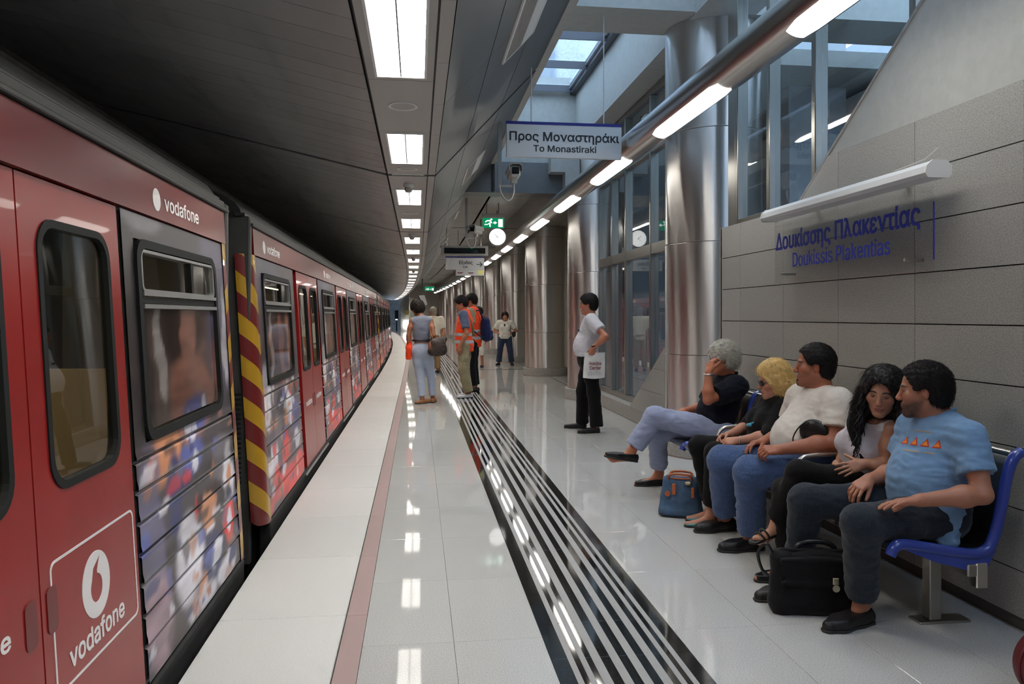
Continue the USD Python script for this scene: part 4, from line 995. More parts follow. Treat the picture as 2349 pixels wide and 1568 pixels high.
def shirt_prims(J, P, g=.010, sleeve=.55, hem=.02, neck_r=.062, neck_drop=.0, sl_r=(.068, .064), hem_n=None, cuff=False):
    hips, sh, B = trunk(J); f, l, u = B
    Q = torso_prims(J, P, g)
    Q.append(half(hips + u * hem, -u if hem_n is None else hem_n, .01))
    n0 = J['neck']; hd = J['head']; nd = nz_(hd - n0)
    Q.append(cut(cone(n0 - nd * (.0 + neck_drop) + f * .01, n0 + nd * .16, neck_r, neck_r * 1.1, .012)))
    if sleeve:
        for s_ in 'LR':
            S, E = J['sh' + s_], J['el' + s_]
            Q.append(cone(S, lerp(S, E, sleeve), sl_r[0], sl_r[1], .045, (0, 1)))
            if cuff: Q.append(cut(cone(lerp(S, E, sleeve - .10), lerp(S, E, sleeve + .15), sl_r[1] - .008, sl_r[1] - .006, .003)))
            if sleeve > .99: Q.append(cone(E, lerp(E, J['wr' + s_], sleeve - 1), sl_r[1], sl_r[1] * .9, .03, (0, 1)))
    else:
        for s_ in 'LR':
            S = J['sh' + s_]; Q.append(cut(cone(S - u * .01 + (S - sh) * .18, lerp(S, J['el' + s_], .6) + (S - sh) * .25, .052, .055, .012)))
    return Q
def trouser_prims(J, P, th=(.088, .066), sh_=(.066, .062), hem=.90, waist=.11, g=.012, hollow=False):
    hips, sh, B = trunk(J); f, l, u = B
    cw, cd, bw, bd, bo = P.get('chest', (.165, .105)) + P.get('belly', (.15, .11, .02))
    Q = [ell(hips + u * .0, B, V_(min(bd, .115) + .014 + g, bw + .016 + g, .12), .04), ell(hips + u * .08, B, V_(bd + g, bw + g * .9, .10), .05), half(hips + u * waist, u, .01)]
    for s_ in 'LR':
        H, K, A = J['hip' + s_], J['kn' + s_], J['an' + s_]; h_ = lerp(K, A, hem)
        Q += [cone(H, lerp(H, K, .5), th[0], lerp(th[0], th[1], .45), .05), cone(lerp(H, K, .5), K, lerp(th[0], th[1], .45), th[1], .03), cone(K, h_, sh_[0], sh_[1], .035, (0, 1))]
    for s_ in 'LR' if hollow else '':
        K, A = J['kn' + s_], J['an' + s_]; Q.append(cut(cone(lerp(K, A, hem - .08), lerp(K, A, hem + .1), sh_[1] - .008, sh_[1] - .007, .003)))
    return Q
def hair_prims(c, B, s=1.0, t=.014, back=-.085, front=.062, face=(.104, .092, .118), side=.0, top=0.0):
    """cap of hair over the skull: t thick, open at the face, ending at 'back' on the nape"""
    W = lambda f, l, u: c + s * (f * B[0] + l * B[1] + u * B[2])
    Q = [ell(W(-.014, 0, .036 + top / 2), B, s * V_(.097 + t, .077 + t, .088 + t + top), .03), ell(W(-.045, 0, -.02), B, s * V_(.055 + t, .062 + t, .075), .03)]
    Q += [cut(ell(W(.098, 0, -.046 + (front - .062)), B, s * V_(*face), .014)), cut(cone(W(-.002, -.11, -.015 + side), W(-.002, .11, -.015 + side), s * .026, None, .012)), cut(cone(W(.03, -.11, -.05 + side), W(.03, .11, -.05 + side), s * .05, None, .012)), half(W(-.06, 0, back), -B[2] + .35 * B[0], .012)]
    return Q
STR = lambda B, amp=.006, sc=(40, 90, 22), seed=3: (lambda X: amp * (np.abs(meshkit.fbm((X @ B.T) * np.array(sc), 3, seed) - .5) * 3.2 - .6))
SKINS = 0
def person(name, label, J, P, h=.007, hf=.0045):
    """thing with its continuous skin body; returns (prim, offset) - clothes are added by the caller"""
    base = V_(*((J['hipL'] + J['hipR']) / 2)); base[2] = 0
    t = thing(name, label, 'person', (0, 0, 0))
    skin = P['skin']; c, B, s = J['head'], J['hb'], P.get('hs', 1.0)
    Q = body_prims(J, P) + head_prims(c, B, s, P.get('fem', False), J['neck'], P.get('neck_r', .056), P.get('jaw', 1.0))
    det = [(c - .14 * s, c + .14 * s)]
    for s_ in 'LR':
        if 'hand' + s_ in J:
            hp = dict(J['hand' + s_]); d_, n_ = hp.pop('d'), hp.pop('n')
            q, bb = hand_prims(J['wr' + s_], d_, n_, s_ == 'R', s=P.get('hand_s', 1.0), **hp); Q += q; det.append(bb)
    v, f = level_set(Q, h, det, hf)
    T = head_tint(v, c, B, s, skin, P.get('brow', (30, 24, 20)), P.get('lips', (150, 84, 78)), P.get('beard'), P.get('beard_a', .0))
    part(t, 'body', (v, f), 'skin', smooth=True, col=T)
    if P.get('eyes', True): eye_part(t, c, B, s, skin, P.get('lid', .2), P.get('look', 0))
    return t
mat('skin', (.5, .3, .2), rough=.48, tint=True, sss=.12)
mat('skin_wet', (.5, .3, .2), rough=.25, tint=True)
mat('shoe_sole', (.02, .018, .016), rough=.6)
def fabric(name, rgb, rough=.85, nz=(60, .10), bump=(500, .25, .002), sheen=.15, **k): mat(name, lin(*rgb), rough=rough, noise=nz, bump=bump, sheen=sheen, spec=.2, **k)
# ------------------------------------------------------------------ the five people on the bench
BR = (34, 27, 23)
# --- man in the light blue T-shirt
fabric('tee_blue', (116, 150, 186), nz=(30, .06)); fabric('jeans_dark', (34, 41, 50), nz=(160, .35, 2), bump=(700, .4, .002)); mat('hair_black', lin(22, 18, 17), rough=.6, spec=.25); mat('leather_dark', lin(26, 22, 23), rough=.5, noise=(40, .2), bump=(300, .2, .001))
J = dict(hipL=V_(2.41, 3.25, .53), hipR=V_(2.41, 3.45, .53), shL=V_(2.445, 3.135, .905), shR=V_(2.435, 3.50, .900), neck=V_(2.455, 3.335, .958), head=V_(2.375, 3.345, 1.095), hb=turn(146, -4, -3),
         elL=V_(2.43, 3.03, .675), wrL=V_(2.165, 3.075, .648), elR=V_(2.35, 3.52, .675), wrR=V_(2.17, 3.46, .655), knL=V_(1.965, 3.19, .525), knR=V_(1.93, 3.61, .525), anL=V_(2.075, 3.36, .10), anR=V_(1.94, 3.72, .10), toeL=V_(1.87, 3.30, .02), toeR=V_(1.71, 3.71, .02),
         handL=dict(d=(-1, .16, -.10), n=(-.1, -.1, -1), curl=(8, 12, 8), spread=8, thumb=(30, 5)), handR=dict(d=(-.85, -.3, -.35), n=(-.35, .1, -1), curl=(28, 40, 25), spread=5, thumb=(30, 25)))
P = dict(skin=(170, 114, 88), chest=(.172, .115), belly=(.163, .135, .055), arm=1.08, beard=(44, 34, 30), beard_a=.85, brow=(28, 22, 20), lips=(140, 84, 76), hs=1.02, neck_r=.060, lid=.0, hand_s=.93)
t = person('person', 'man with short dark hair and beard in light blue T-shirt and jeans, seated nearest', J, P, .007, .0038)
hm_ = level_set(hair_prims(J['head'], J['hb'], 1.02, .013, -.078, .082, side=.004), .0045, wob=STR(J['hb'], .008, (60, 60, 40)))
part(t, 'hair', hm_, 'hair_black', smooth=True)
strands(t, hm_, 'hair_black', 4200, .020, comb(J['hb'], .5, .35), .007, .0013, 3, head=(J['head'], J['hb'], 1.02), line=.074)
Q = shirt_prims(J, P, .012, .62, -.10, .060, 0, (.070, .072))
hips, sh, B = trunk(J)
Q += [cone(hips + B[0] * .03 + B[1] * .11 + B[2] * .04, hips + B[0] * .02 + B[1] * .165 - B[2] * .08, .085, .045, .05)]
part(t, 'shirt', level_set(Q, .0075, wob=FOLD(.011, (9, 9, 15), 2)), 'tee_blue', smooth=True)
part(t, 'collar', tube([J['neck'] + V_(0, 0, .030) + .066 * math.cos(a) * V_(.55, .83, -.1) * 1.0 + .066 * math.sin(a) * V_(-.83, .55, -.42) for a in np.linspace(0, 2 * PI, 30)[:-1]], .006, 8, closed=True), 'tee_blue', smooth=60)
# print on the chest: a row of four small orange warning triangles, a line of small lettering above and below
mat('print_orange', lin(226, 128, 40), rough=.8); mat('print_pale', lin(190, 150, 104), rough=.8); mat('print_red', lin(190, 58, 36), rough=.8)
from trimesh.ray.ray_triangle import RayMeshIntersector
def on_shirt(mesh2d, verts, faces, o, u, v, w, lift=.0015):
    """lays a flat shape (x, y in metres) on the cloth, pressed along -w"""
    X = o + mesh2d.vertices[:, :1] * u + mesh2d.vertices[:, 1:2] * v
    tri = trimesh.Trimesh(verts, faces, process=False); near = tri.triangles_center; k = (np.abs((near - o) @ u) < .25) & (np.abs((near - o) @ v) < .2) & (((near - o) @ w) > -.2)
    sub = trimesh.Trimesh(tri.vertices, tri.faces[k], process=False)
    loc, ri, _ = sub.ray.intersects_location(X + w * .3, np.tile(-w, (len(X), 1)), multiple_hits=False)
    out = X.copy(); out[ri] = loc; return trimesh.Trimesh(out + w * lift, mesh2d.faces, process=False)
def flat_grid(poly, step=.006):
    x0, y0, x1, y1 = poly.bounds; m = trimesh.creation.extrude_polygon(poly, .001, engine='earcut'); k = np.isclose(m.vertices[:, 2], 0)
    f = m.faces[(k[m.faces]).all(1)][:, ::-1]; m = trimesh.Trimesh(m.vertices[:, :3] * [1, 1, 0], f, process=False); m.merge_vertices()
    for _ in range(2): m = m.subdivide()
    return m
sv, sf = level_set(Q, .0075, wob=FOLD(.011, (9, 9, 15), 2))
w = nz_(V_(-.80, -.55, .12)); u = nz_(np.cross(V_(0, 0, 1), w)); v = np.cross(w, u); o = V_(2.30, 3.27, .865)
for k in range(4):
    c = (k - 1.5) * .052
    part(t, 'triangle_print', on_shirt(flat_grid(Polygon([(c - .021, -.016), (c + .021, -.016), (c + .010, .024)])), sv, sf, o, u, v, w), 'print_red')
    part(t, 'triangle_print', on_shirt(flat_grid(Polygon([(c - .013, -.011), (c + .014, -.011), (c + .007, .014)])), sv, sf, o, u, v, w, .003), 'print_orange')
for z, x0, x1 in ((.052, -.04, .05), (-.042, -.075, .075)):
    part(t, 'lettering_print', on_shirt(flat_grid(affinity.scale(sbox(x0, z - .0022, x1, z + .0022), 1, 1)), sv, sf, o, u, v, w), 'print_pale')
part(t, 'trousers', level_set(trouser_prims(J, P, (.098, .078), (.078, .070), .86), .0085, wob=FOLD(.010, (10, 10, 13), 5)), 'jeans_dark', smooth=True)
shoe(t, 'shoe', (2.135, 3.375, 0), (1.855, 3.295, 0), 'leather_dark', .048, .078, label='dark suede slip-on')
shoe(t, 'shoe', (1.99, 3.73, 0), (1.71, 3.70, 0), 'leather_dark', .048, .078)

# --- woman with long black curls
fabric('top_white', (196, 190, 196), nz=(40, .04)); fabric('cloth_black', (13, 12, 12), nz=(40, .2), sheen=.05); mat('hair_long_black', lin(15, 12, 12), rough=.5, spec=.3); mat('leather_black', lin(12, 11, 12), rough=.35, noise=(30, .3)); mat('bronze', (.35, .28, .2), rough=.3, metal=.8)
J = dict(hipL=V_(2.42, 3.80, .53), hipR=V_(2.43, 3.98, .53), shL=V_(2.43, 3.675, .865), shR=V_(2.41, 3.96, .855), neck=V_(2.44, 3.79, .905), head=V_(2.39, 3.685, 1.055), hb=turn(226, -14, 6),
         elL=V_(2.40, 3.665, .67), wrL=V_(2.285, 3.69, .685), elR=V_(2.40, 4.03, .66), wrR=V_(2.27, 3.915, .635), knL=V_(1.995, 3.80, .625), knR=V_(1.99, 3.95, .50), anL=V_(1.975, 4.0, .32), anR=V_(2.03, 3.98, .10), toeL=V_(1.83, 3.97, .235), toeR=V_(1.84, 3.97, .02),
         handL=dict(d=(-1, -.05, -.22), n=(-.1, .9, -.5), curl=(10, 15, 12), spread=7, thumb=(55, -8)), handR=dict(d=(-.6, -.35, -.6), n=(.3, -.5, -.6), curl=(30, 35, 25), thumb=(30, 20)))
P = dict(fem=True, skin=(178, 128, 102), chest=(.140, .095), belly=(.125, .095, .015), arm=.84, delt=.040, bust=.95, brow=(26, 20, 18), lips=(150, 82, 80), hs=.97, neck_r=.047, hand_s=.80, lid=-.12, feet=True)
t = person('person', 'woman with long curly black hair in white sleeveless top between two seated men', J, P, .007, .0038)
part(t, 'top', level_set(shirt_prims(J, P, .007, 0, -.05, .085, .02), .0065, wob=FOLD(.006, (12, 12, 9), 4)), 'top_white', smooth=True)
part(t, 'trousers', level_set(trouser_prims(J, P, (.082, .062), (.062, .066), .90), .008, wob=FOLD(.006, (10, 10, 12), 6)), 'cloth_black', smooth=True)
c, B, s = J['head'], J['hb'], .97
W = lambda f, l, u: c + s * (f * B[0] + l * B[1] + u * B[2])
Q = hair_prims(c, B, s, .022, -.14, .076, (.085, .070, .114))[:3]
rs = np.random.default_rng(3)
Q += [ell(W(-.05, 0, -.06), B, V_(.075, .085, .14), .05)]
for q in (-1, 1):
    Q += [cone(W(.012, q * .088, .01), W(-.005, q * .105, -.11), .026, .034, .03), cone(W(-.005, q * .105, -.11), W(.03, q * .112, -.225), .034, .020, .03), cone(W(-.04, q * .08, -.05), W(-.03, q * .105, -.24), .05, .038, .04)]
Q += [cone(W(-.08, 0, -.03), W(-.10, 0, -.22), .075, .05, .05)]
hm_ = level_set(Q, .005, wob=lambda X: STR(B, .010, (55, 55, 26), 7)(X + .010 * np.sin(X[..., 2:3] * 95 + X[..., :1] * 30)))
part(t, 'hair', hm_, 'hair_long_black', smooth=True)
strands(t, hm_, 'hair_long_black', 5600, .055, comb(B, .1, 1.0, .15), .005, .0013, 5, wave=.006, head=(c, B, s), line=.066, mess=.12)
for q in range(44):
    sd = -1 if q % 2 else 1; a = rs.uniform(-.6, 1.0); p0 = W(.02 - .05 * a, sd * (.080 + .02 * rs.random()), .03 - .06 * rs.random()); n_ = 16
    L = rs.uniform(.24, .40); ph = rs.uniform(0, 6)
    pts = [p0 + V_(0, 0, -L * k / n_) + B[1] * sd * (.030 * k / n_ + .009 * math.sin(ph + k * 1.15)) + B[0] * (.035 * (k / n_) * (1 - a * .5) + .009 * math.cos(ph + k * 1.15)) for k in range(n_ + 1)]
    part(t, 'curl', tube(smoothpath(pts, 2), np.linspace(.0075, .002, n_ * 2 + 1), 6), 'hair_long_black', smooth=60)
# sandal on the raised foot
an, toe = J['anL'], J['toeL']; fd = nz_(toe - an + V_(0, 0, .05)); Bf = basis(fd, (0, 0, 1))
fw = lambda a, l, z: an - V_(0, 0, .062) - fd * .05 + Bf[0] * a + Bf[1] * l + Bf[2] * z
part(t, 'sandal_sole', level_set([cone(fw(.02, 0, 0), fw(.10, 0, .0), .030, .030, .02), cone(fw(.10, 0, 0), fw(.20, 0, -.004), .030, .038, .02), half(fw(0, 0, .006), Bf[2]), half(fw(0, 0, -.008), -Bf[2])], .005), 'leather_black', smooth=30)
for a, hh in ((.135, .045), (.165, .036)):
    part(t, 'sandal_strap', tube([fw(a + .01 * math.sin(q), .037 * math.cos(q), .004 + hh * math.sin(q)) for q in np.linspace(0, PI, 14)], .0055, 8), 'leather_black', smooth=60)
shoe(t, 'shoe', (2.06, 3.985, 0), (1.84, 3.97, 0), 'leather_black', .038, .06)
part(t, 'shoulder_strap', tube(smoothpath([J['shR'] + V_(-.02, .0, .052), V_(2.315, 3.86, .86), V_(2.29, 3.76, .76), V_(2.31, 3.70, .67)], 8), .010, 8, flat=((0, 1, .4), 1.8)), 'cloth_black', smooth=60)
sg = thing('folded_sunglasses', 'pair of thin metal framed sunglasses hanging on the white top of the curly-haired woman', 'sunglasses', (0, 0, 0))
for k in (0, 1):
    o = V_(2.275, 3.745 + .03 * k - .02, .70 - .005 * k)
    part(sg, 'rim', tube([o + V_(-.02 * math.sin(a) * .2, .019 * math.cos(a), .016 * math.sin(a)) for a in np.linspace(0, 2 * PI, 20)[:-1]], .0018, 6, closed=True), 'bronze', smooth=60)

# --- heavy man in a white polo shirt
fabric('polo_white', (214, 206, 196), nz=(30, .04)); fabric('jeans_blue', (72, 92, 130), nz=(150, .28, 2), bump=(600, .4, .002)); mat('shoe_black', lin(20, 19, 20), rough=.42, noise=(30, .25))
J = dict(hipL=V_(2.40, 4.30, .54), hipR=V_(2.40, 4.54, .54), shL=V_(2.445, 4.20, .935), shR=V_(2.435, 4.61, .925), neck=V_(2.455, 4.41, .985), head=V_(2.405, 4.40, 1.145), hb=turn(156, 0, 0),
         elL=V_(2.37, 4.12, .72), wrL=V_(2.09, 4.20, .675), elR=V_(2.40, 4.72, .70), wrR=V_(2.19, 4.62, .655), knL=V_(1.955, 4.32, .525), knR=V_(1.96, 4.74, .515), anL=V_(2.05, 4.50, .10), anR=V_(2.06, 4.93, .10), toeL=V_(1.86, 4.5, .02), toeR=V_(1.87, 4.93, .02),
         handL=dict(d=(-1, .12, -.05), n=(-.2, .5, -.8), curl=(45, 55, 30), spread=2, thumb=(20, 25)), handR=dict(d=(-1, -.2, -.12), n=(-.2, -.25, -1), curl=(22, 25, 15), thumb=(30, 15)))
P = dict(skin=(164, 102, 76), chest=(.19, .135), belly=(.185, .175, .075), arm=1.28, beard=(44, 32, 28), beard_a=.22, brow=(24, 18, 16), lips=(146, 84, 76), hs=1.04, neck_r=.068, jaw=1.1, hand_s=.96, delt=.062)
t = person('person', 'heavy man with goatee in white polo shirt and blue jeans, seated behind the curly-haired woman', J, P, .008, .0042)
c, B = J['head'], J['hb']
hm_ = level_set(hair_prims(c, B, 1.04, .012, -.085, .078, side=.006), .0048, wob=STR(B, .005, (60, 60, 40)))
part(t, 'hair', hm_, 'hair_black', smooth=True)
strands(t, hm_, 'hair_black', 3600, .016, comb(B, .5, .6), .004, .0013, 4, head=(c, B, 1.04), line=.068)
W = lambda f, l, u: c + 1.04 * (f * B[0] + l * B[1] + u * B[2])
part(t, 'goatee', level_set([ell(W(.080, 0, -.103), B, V_(.018, .021, .019), .01), cone(W(.090, -.014, -.085), W(.090, .014, -.085), .006, None, .012)], .003, wob=STR(B, .003, (120, 120, 60))), 'hair_black', smooth=True)
Q = shirt_prims(J, P, .014, .66, -.02, .064, 0, (.094, .088))
Q += [cone(J['neck'] + V_(.0, -.058, .03), J['neck'] + V_(-.075, -.060, -.015), .022, .016, .008), cone(J['neck'] + V_(.0, .055, .03), J['neck'] + V_(-.085, .03, -.015), .022, .014, .008), cone(J['neck'] + V_(.05, -.04, .02), J['neck'] + V_(.05, .04, .02), .02, .02, .012)]
part(t, 'polo_shirt', level_set(Q, .008, wob=FOLD(.0065, (8, 8, 13), 12)), 'polo_white', smooth=True)
part(t, 'trousers', level_set(trouser_prims(J, P, (.115, .088), (.088, .082), .90, .10), .0085, wob=FOLD(.012, (9, 9, 12), 8)), 'jeans_blue', smooth=True)
shoe(t, 'shoe', (2.135, 4.51, 0), (1.85, 4.505, 0), 'shoe_black', .050, .085, tip=.036)
shoe(t, 'shoe', (2.145, 4.945, 0), (1.855, 4.925, 0), 'shoe_black', .050, .085, tip=.036)
pb = thing('waist_pouch', 'small black leather pouch on a thin cord against the white polo shirt', 'pouch', (0, 0, 0))
part(pb, 'pouch_body', level_set([ell(V_(2.285, 4.185, .775), basis((-.75, -.65, 0), (0, 0, 1)), V_(.028, .085, .075), .01)], .006), 'leather_black', smooth=True)
part(pb, 'cord', tube(smoothpath([(2.25, 4.19, .84), (2.20, 4.20, .80), (2.175, 4.22, .73), (2.20, 4.215, .665)], 6), .004, 6), 'leather_black', smooth=60)

# --- blonde woman with sunglasses
mat('hair_blond', lin(220, 188, 124), rough=.5, spec=.3, noise=(40, .22)); mat('lens_dark', (.006, .006, .007), rough=.06); fabric('scarf_cyan', (84, 156, 176), nz=(50, .3))
J = dict(hipL=V_(2.41, 4.88, .52), hipR=V_(2.41, 5.07, .52), shL=V_(2.455, 4.82, .835), shR=V_(2.44, 5.14, .82), neck=V_(2.46, 4.975, .87), head=V_(2.415, 4.96, 1.005), hb=turn(166, -10, 0),
         elL=V_(2.30, 4.79, .655), wrL=V_(2.135, 4.90, .612), elR=V_(2.36, 5.24, .655), wrR=V_(2.15, 5.10, .618), knL=V_(2.01, 4.98, .515), knR=V_(1.99, 5.22, .525), anL=V_(2.02, 5.06, .10), anR=V_(2.08, 5.20, .10), toeL=V_(1.84, 5.06, .02), toeR=V_(1.90, 5.20, .02),
         handL=dict(d=(-.9, .4, -.15), n=(-.1, .6, -.7), curl=(28, 35, 20), spread=3, thumb=(25, 15)), handR=dict(d=(-1, -.35, -.12), n=(-.1, -.6, -.7), curl=(30, 40, 25), thumb=(30, 15)))
P = dict(fem=True, skin=(192, 136, 112), chest=(.150, .105), belly=(.15, .125, .03), arm=.92, delt=.046, bust=1.0, brow=(150, 112, 70), lips=(160, 90, 84), hs=.96, neck_r=.050, hand_s=.84, eyes=False, feet=True)
t = person('person', 'blonde woman in sunglasses and black clothes seated between the white polo and navy shirt men', J, P, .008, .0042)
c, B, s = J['head'], J['hb'], .96
W = lambda f, l, u: c + s * (f * B[0] + l * B[1] + u * B[2])
Q = hair_prims(c, B, s, .022, -.14, .074, (.088, .092, .112), top=.010)[:3]
Q += [ell(W(-.055, 0, -.03), B, V_(.075, .088, .10), .05), cone(W(-.07, -.05, -.05), W(-.085, -.055, -.15), .05, .03, .04), cone(W(-.07, .05, -.05), W(-.08, .06, -.165), .05, .03, .04), cone(W(-.09, 0, -.04), W(-.10, 0, -.15), .05, .035, .04)]
for q in np.linspace(-.05, .05, 7): Q.append(cone(W(.050, q, .110), W(.098 - abs(q) * .5, q * 1.15, .056), .014, .005, .01))
for q in (-1, 1): Q.append(cone(W(-.012, q * .084, .03), W(-.03, q * .088, -.08), .020, .016, .02))
hm_ = level_set(Q, .0048, wob=STR(B, .008, (60, 75, 20), 11))
part(t, 'hair', hm_, 'hair_blond', smooth=True)
strands(t, hm_, 'hair_blond', 4200, .06, comb(B, .25, .9, .4), .005, .0014, 6, wave=.003, head=(c, B, s), line=.05, mess=.18)
for k in range(14):
    q = -1 if k % 2 else 1; p0 = W(-.04 - .05 * rs.random(), q * (.075 + .02 * rs.random()), .0); L = rs.uniform(.12, .19)
    part(t, 'lock', tube([p0 + V_(0, 0, -L * k2 / 8) + B[1] * q * .02 * math.sin(k2 * .6 + k) - B[0] * .012 * k2 / 8 for k2 in range(9)], np.linspace(.010, .003, 9), 6), 'hair_blond', smooth=60)
sg = UsdGeom.Xform.Define(stage, str(t.GetPath()) + '/sunglasses').GetPrim(); sg.SetCustomDataByKey('label', 'dark wraparound sunglasses')
for q in (-1, 1):
    part(sg, 'lens', level_set([ell(W(.089, q * .034, .000), np.array([nz_(B[0] + q * .3 * B[1]), nz_(B[1] - q * .3 * B[0]), B[2]]), V_(.008, .030, .021), .004)], .0035), 'lens_dark', smooth=True)
    part(sg, 'temple', tube([W(.082, q * .062, .006), W(.04, q * .077, .004), W(-.01, q * .080, .0)], .0028, 8), 'bronze', smooth=60)
part(sg, 'bridge', tube([W(.101, -.010, .004), W(.103, 0, .006), W(.101, .010, .004)], .003, 8), 'lens_dark', smooth=60)
part(t, 'blouse', level_set(shirt_prims(J, P, .012, 1.06, -.06, .064, .01, (.064, .056)), .008, wob=FOLD(.007, (9, 9, 10), 14)), 'cloth_black', smooth=True)
part(t, 'trousers', level_set(trouser_prims(J, P, (.088, .070), (.070, .066), .88), .0085, wob=FOLD(.007, (9, 9, 12), 15)), 'cloth_black', smooth=True)
part(t, 'scarf', tube(smoothpath([J['neck'] + V_(.0, -.055, .03), J['neck'] + V_(-.075, -.045, -.01), V_(2.325, 4.905, .80), V_(2.275, 4.93, .735), V_(2.245, 4.955, .715)], 8), .007, 8), 'scarf_cyan', smooth=60)
part(t, 'scarf_pendant', level_set([ell(V_(2.238, 4.955, .706), np.eye(3), V_(.018, .026, .014), .01)], .004), 'scarf_cyan', smooth=True)
part(t, 'wristwatch', tube([J['wrL'] + .029 * (math.cos(a) * nz_(V_(.5, .8, 0)) + math.sin(a) * V_(0, 0, 1)) + V_(.015, -.01, .003) for a in np.linspace(0, 2 * PI, 20)[:-1]], .004, 8, closed=True), 'steel', smooth=60)
mat('sandal_teal', lin(92, 168, 172), rough=.5)
for y_, x_ in ((5.06, 1.83), (5.20, 1.89)): shoe(t, 'slipper', (x_ + .235, y_, 0), (x_, y_, 0), 'sandal_teal', .040, .045, tip=.026)

# --- old man in a navy shirt, legs crossed, hand at his glasses
fabric('shirt_navy', (14, 17, 30), nz=(30, .2), sheen=.05); fabric('trousers_lavender', (150, 158, 186), nz=(40, .06)); mat('hair_grey', lin(192, 190, 178), rough=.6, spec=.3, noise=(40, .25))
J = dict(hipL=V_(2.39, 5.82, .53), hipR=V_(2.39, 6.03, .53), shL=V_(2.495, 5.74, .895), shR=V_(2.475, 6.10, .88), neck=V_(2.50, 5.92, .935), head=V_(2.435, 5.885, 1.105), hb=turn(160, -8, 0),
         elL=V_(2.225, 5.66, .80), wrL=V_(2.245, 5.70, 1.015), elR=V_(2.41, 6.20, .68), wrR=V_(2.19, 6.10, .66), knL=V_(1.90, 5.97, .635), knR=V_(1.96, 6.10, .50), anL=V_(1.715, 6.02, .345), anR=V_(2.055, 6.33, .11), toeL=V_(1.51, 6.0, .33), toeR=V_(1.85, 6.33, .02),
         handL=dict(d=(.35, .35, .87), n=(.75, .25, -.35), curl=(35, 45, 30), spread=4, thumb=(25, 15)), handR=dict(d=(-1, -.2, -.12), n=(-.2, -.25, -1), curl=(25, 30, 20), thumb=(30, 15)))
P = dict(skin=(184, 114, 84), chest=(.165, .112), belly=(.155, .13, .035), arm=.98, brow=(150, 146, 134), lips=(150, 90, 80), hs=1.0, neck_r=.058, feet=True, hand_s=.95)
t = person('person', 'grey-haired man in navy shirt and pale lavender trousers with crossed legs, seated farthest', J, P, .008, .0042)
c, B = J['head'], J['hb']; W = lambda f, l, u: c + (f * B[0] + l * B[1] + u * B[2])
hm_ = level_set(hair_prims(c, B, 1.0, .024, -.075, .050, (.09, .072, .105), side=-.004), .005, wob=STR(B, .014, (50, 50, 45), 19))
part(t, 'hair', hm_, 'hair_grey', smooth=True)
strands(t, hm_, 'hair_grey', 3600, .035, comb(B, .6, .4), .008, .0015, 7, wave=.004, head=(c, B, 1.0), line=.06)
part(t, 'shirt', level_set(shirt_prims(J, P, .015, .72, -.07, .062, 0, (.084, .080)) , .008, wob=FOLD(.010, (9, 9, 12), 22)), 'shirt_navy', smooth=True)
part(t, 'shirt_collar', tube([J['neck'] + V_(0, 0, .035) + .066 * math.cos(a) * V_(.2, .98, 0) + .066 * math.sin(a) * V_(-.93, .2, -.3) for a in np.linspace(0, 2 * PI, 24)[:-1]], .015, 8, closed=True), 'shirt_navy', smooth=60)
part(t, 'trousers', level_set(trouser_prims(J, P, (.098, .080), (.080, .074), .82, .10), .0085, wob=FOLD(.011, (8, 8, 12), 23)), 'trousers_lavender', smooth=True)
g = UsdGeom.Xform.Define(stage, str(t.GetPath()) + '/eyeglasses').GetPrim()
for q in (-1, 1):
    part(g, 'rim', tube([W(.100, q * .034, -.002) + .024 * math.cos(a) * B[1] + .019 * math.sin(a) * B[2] for a in np.linspace(0, 2 * PI, 22)[:-1]], .002, 6, closed=True), 'bronze', smooth=60)
    part(g, 'temple', tube([W(.098, q * .058, .004), W(.04, q * .078, .004), W(-.01, q * .082, .002)], .0024, 6), 'white_paint', smooth=60)
part(t, 'wristwatch', tube([J['wrL'] + V_(0, 0, -.02) + .032 * (math.cos(a) * V_(1, 0, 0) + math.sin(a) * V_(0, 1, 0)) for a in np.linspace(0, 2 * PI, 20)[:-1]], .007, 8, closed=True), 'steel', smooth=60)
for k, q in enumerate((.30, .50, .70)):
    p_ = lerp(V_(2.27, 5.89, .66), V_(2.39, 5.92, .88), q); part(t, 'button', lathe([(0, 0), (.006, 0), (.006, .003), (0, .003)], 10, tuple(p_ + V_(-.035, -.03, 0))), 'white_paint')
shoe(t, 'shoe', (2.115, 6.345, 0), (1.845, 6.325, 0), 'shoe_black', .045, .068)
shoe(t, 'shoe', (1.765, 6.02, .262), (1.50, 6.0, .315), 'shoe_black', .045, .068, up=(.18, 0, 1))
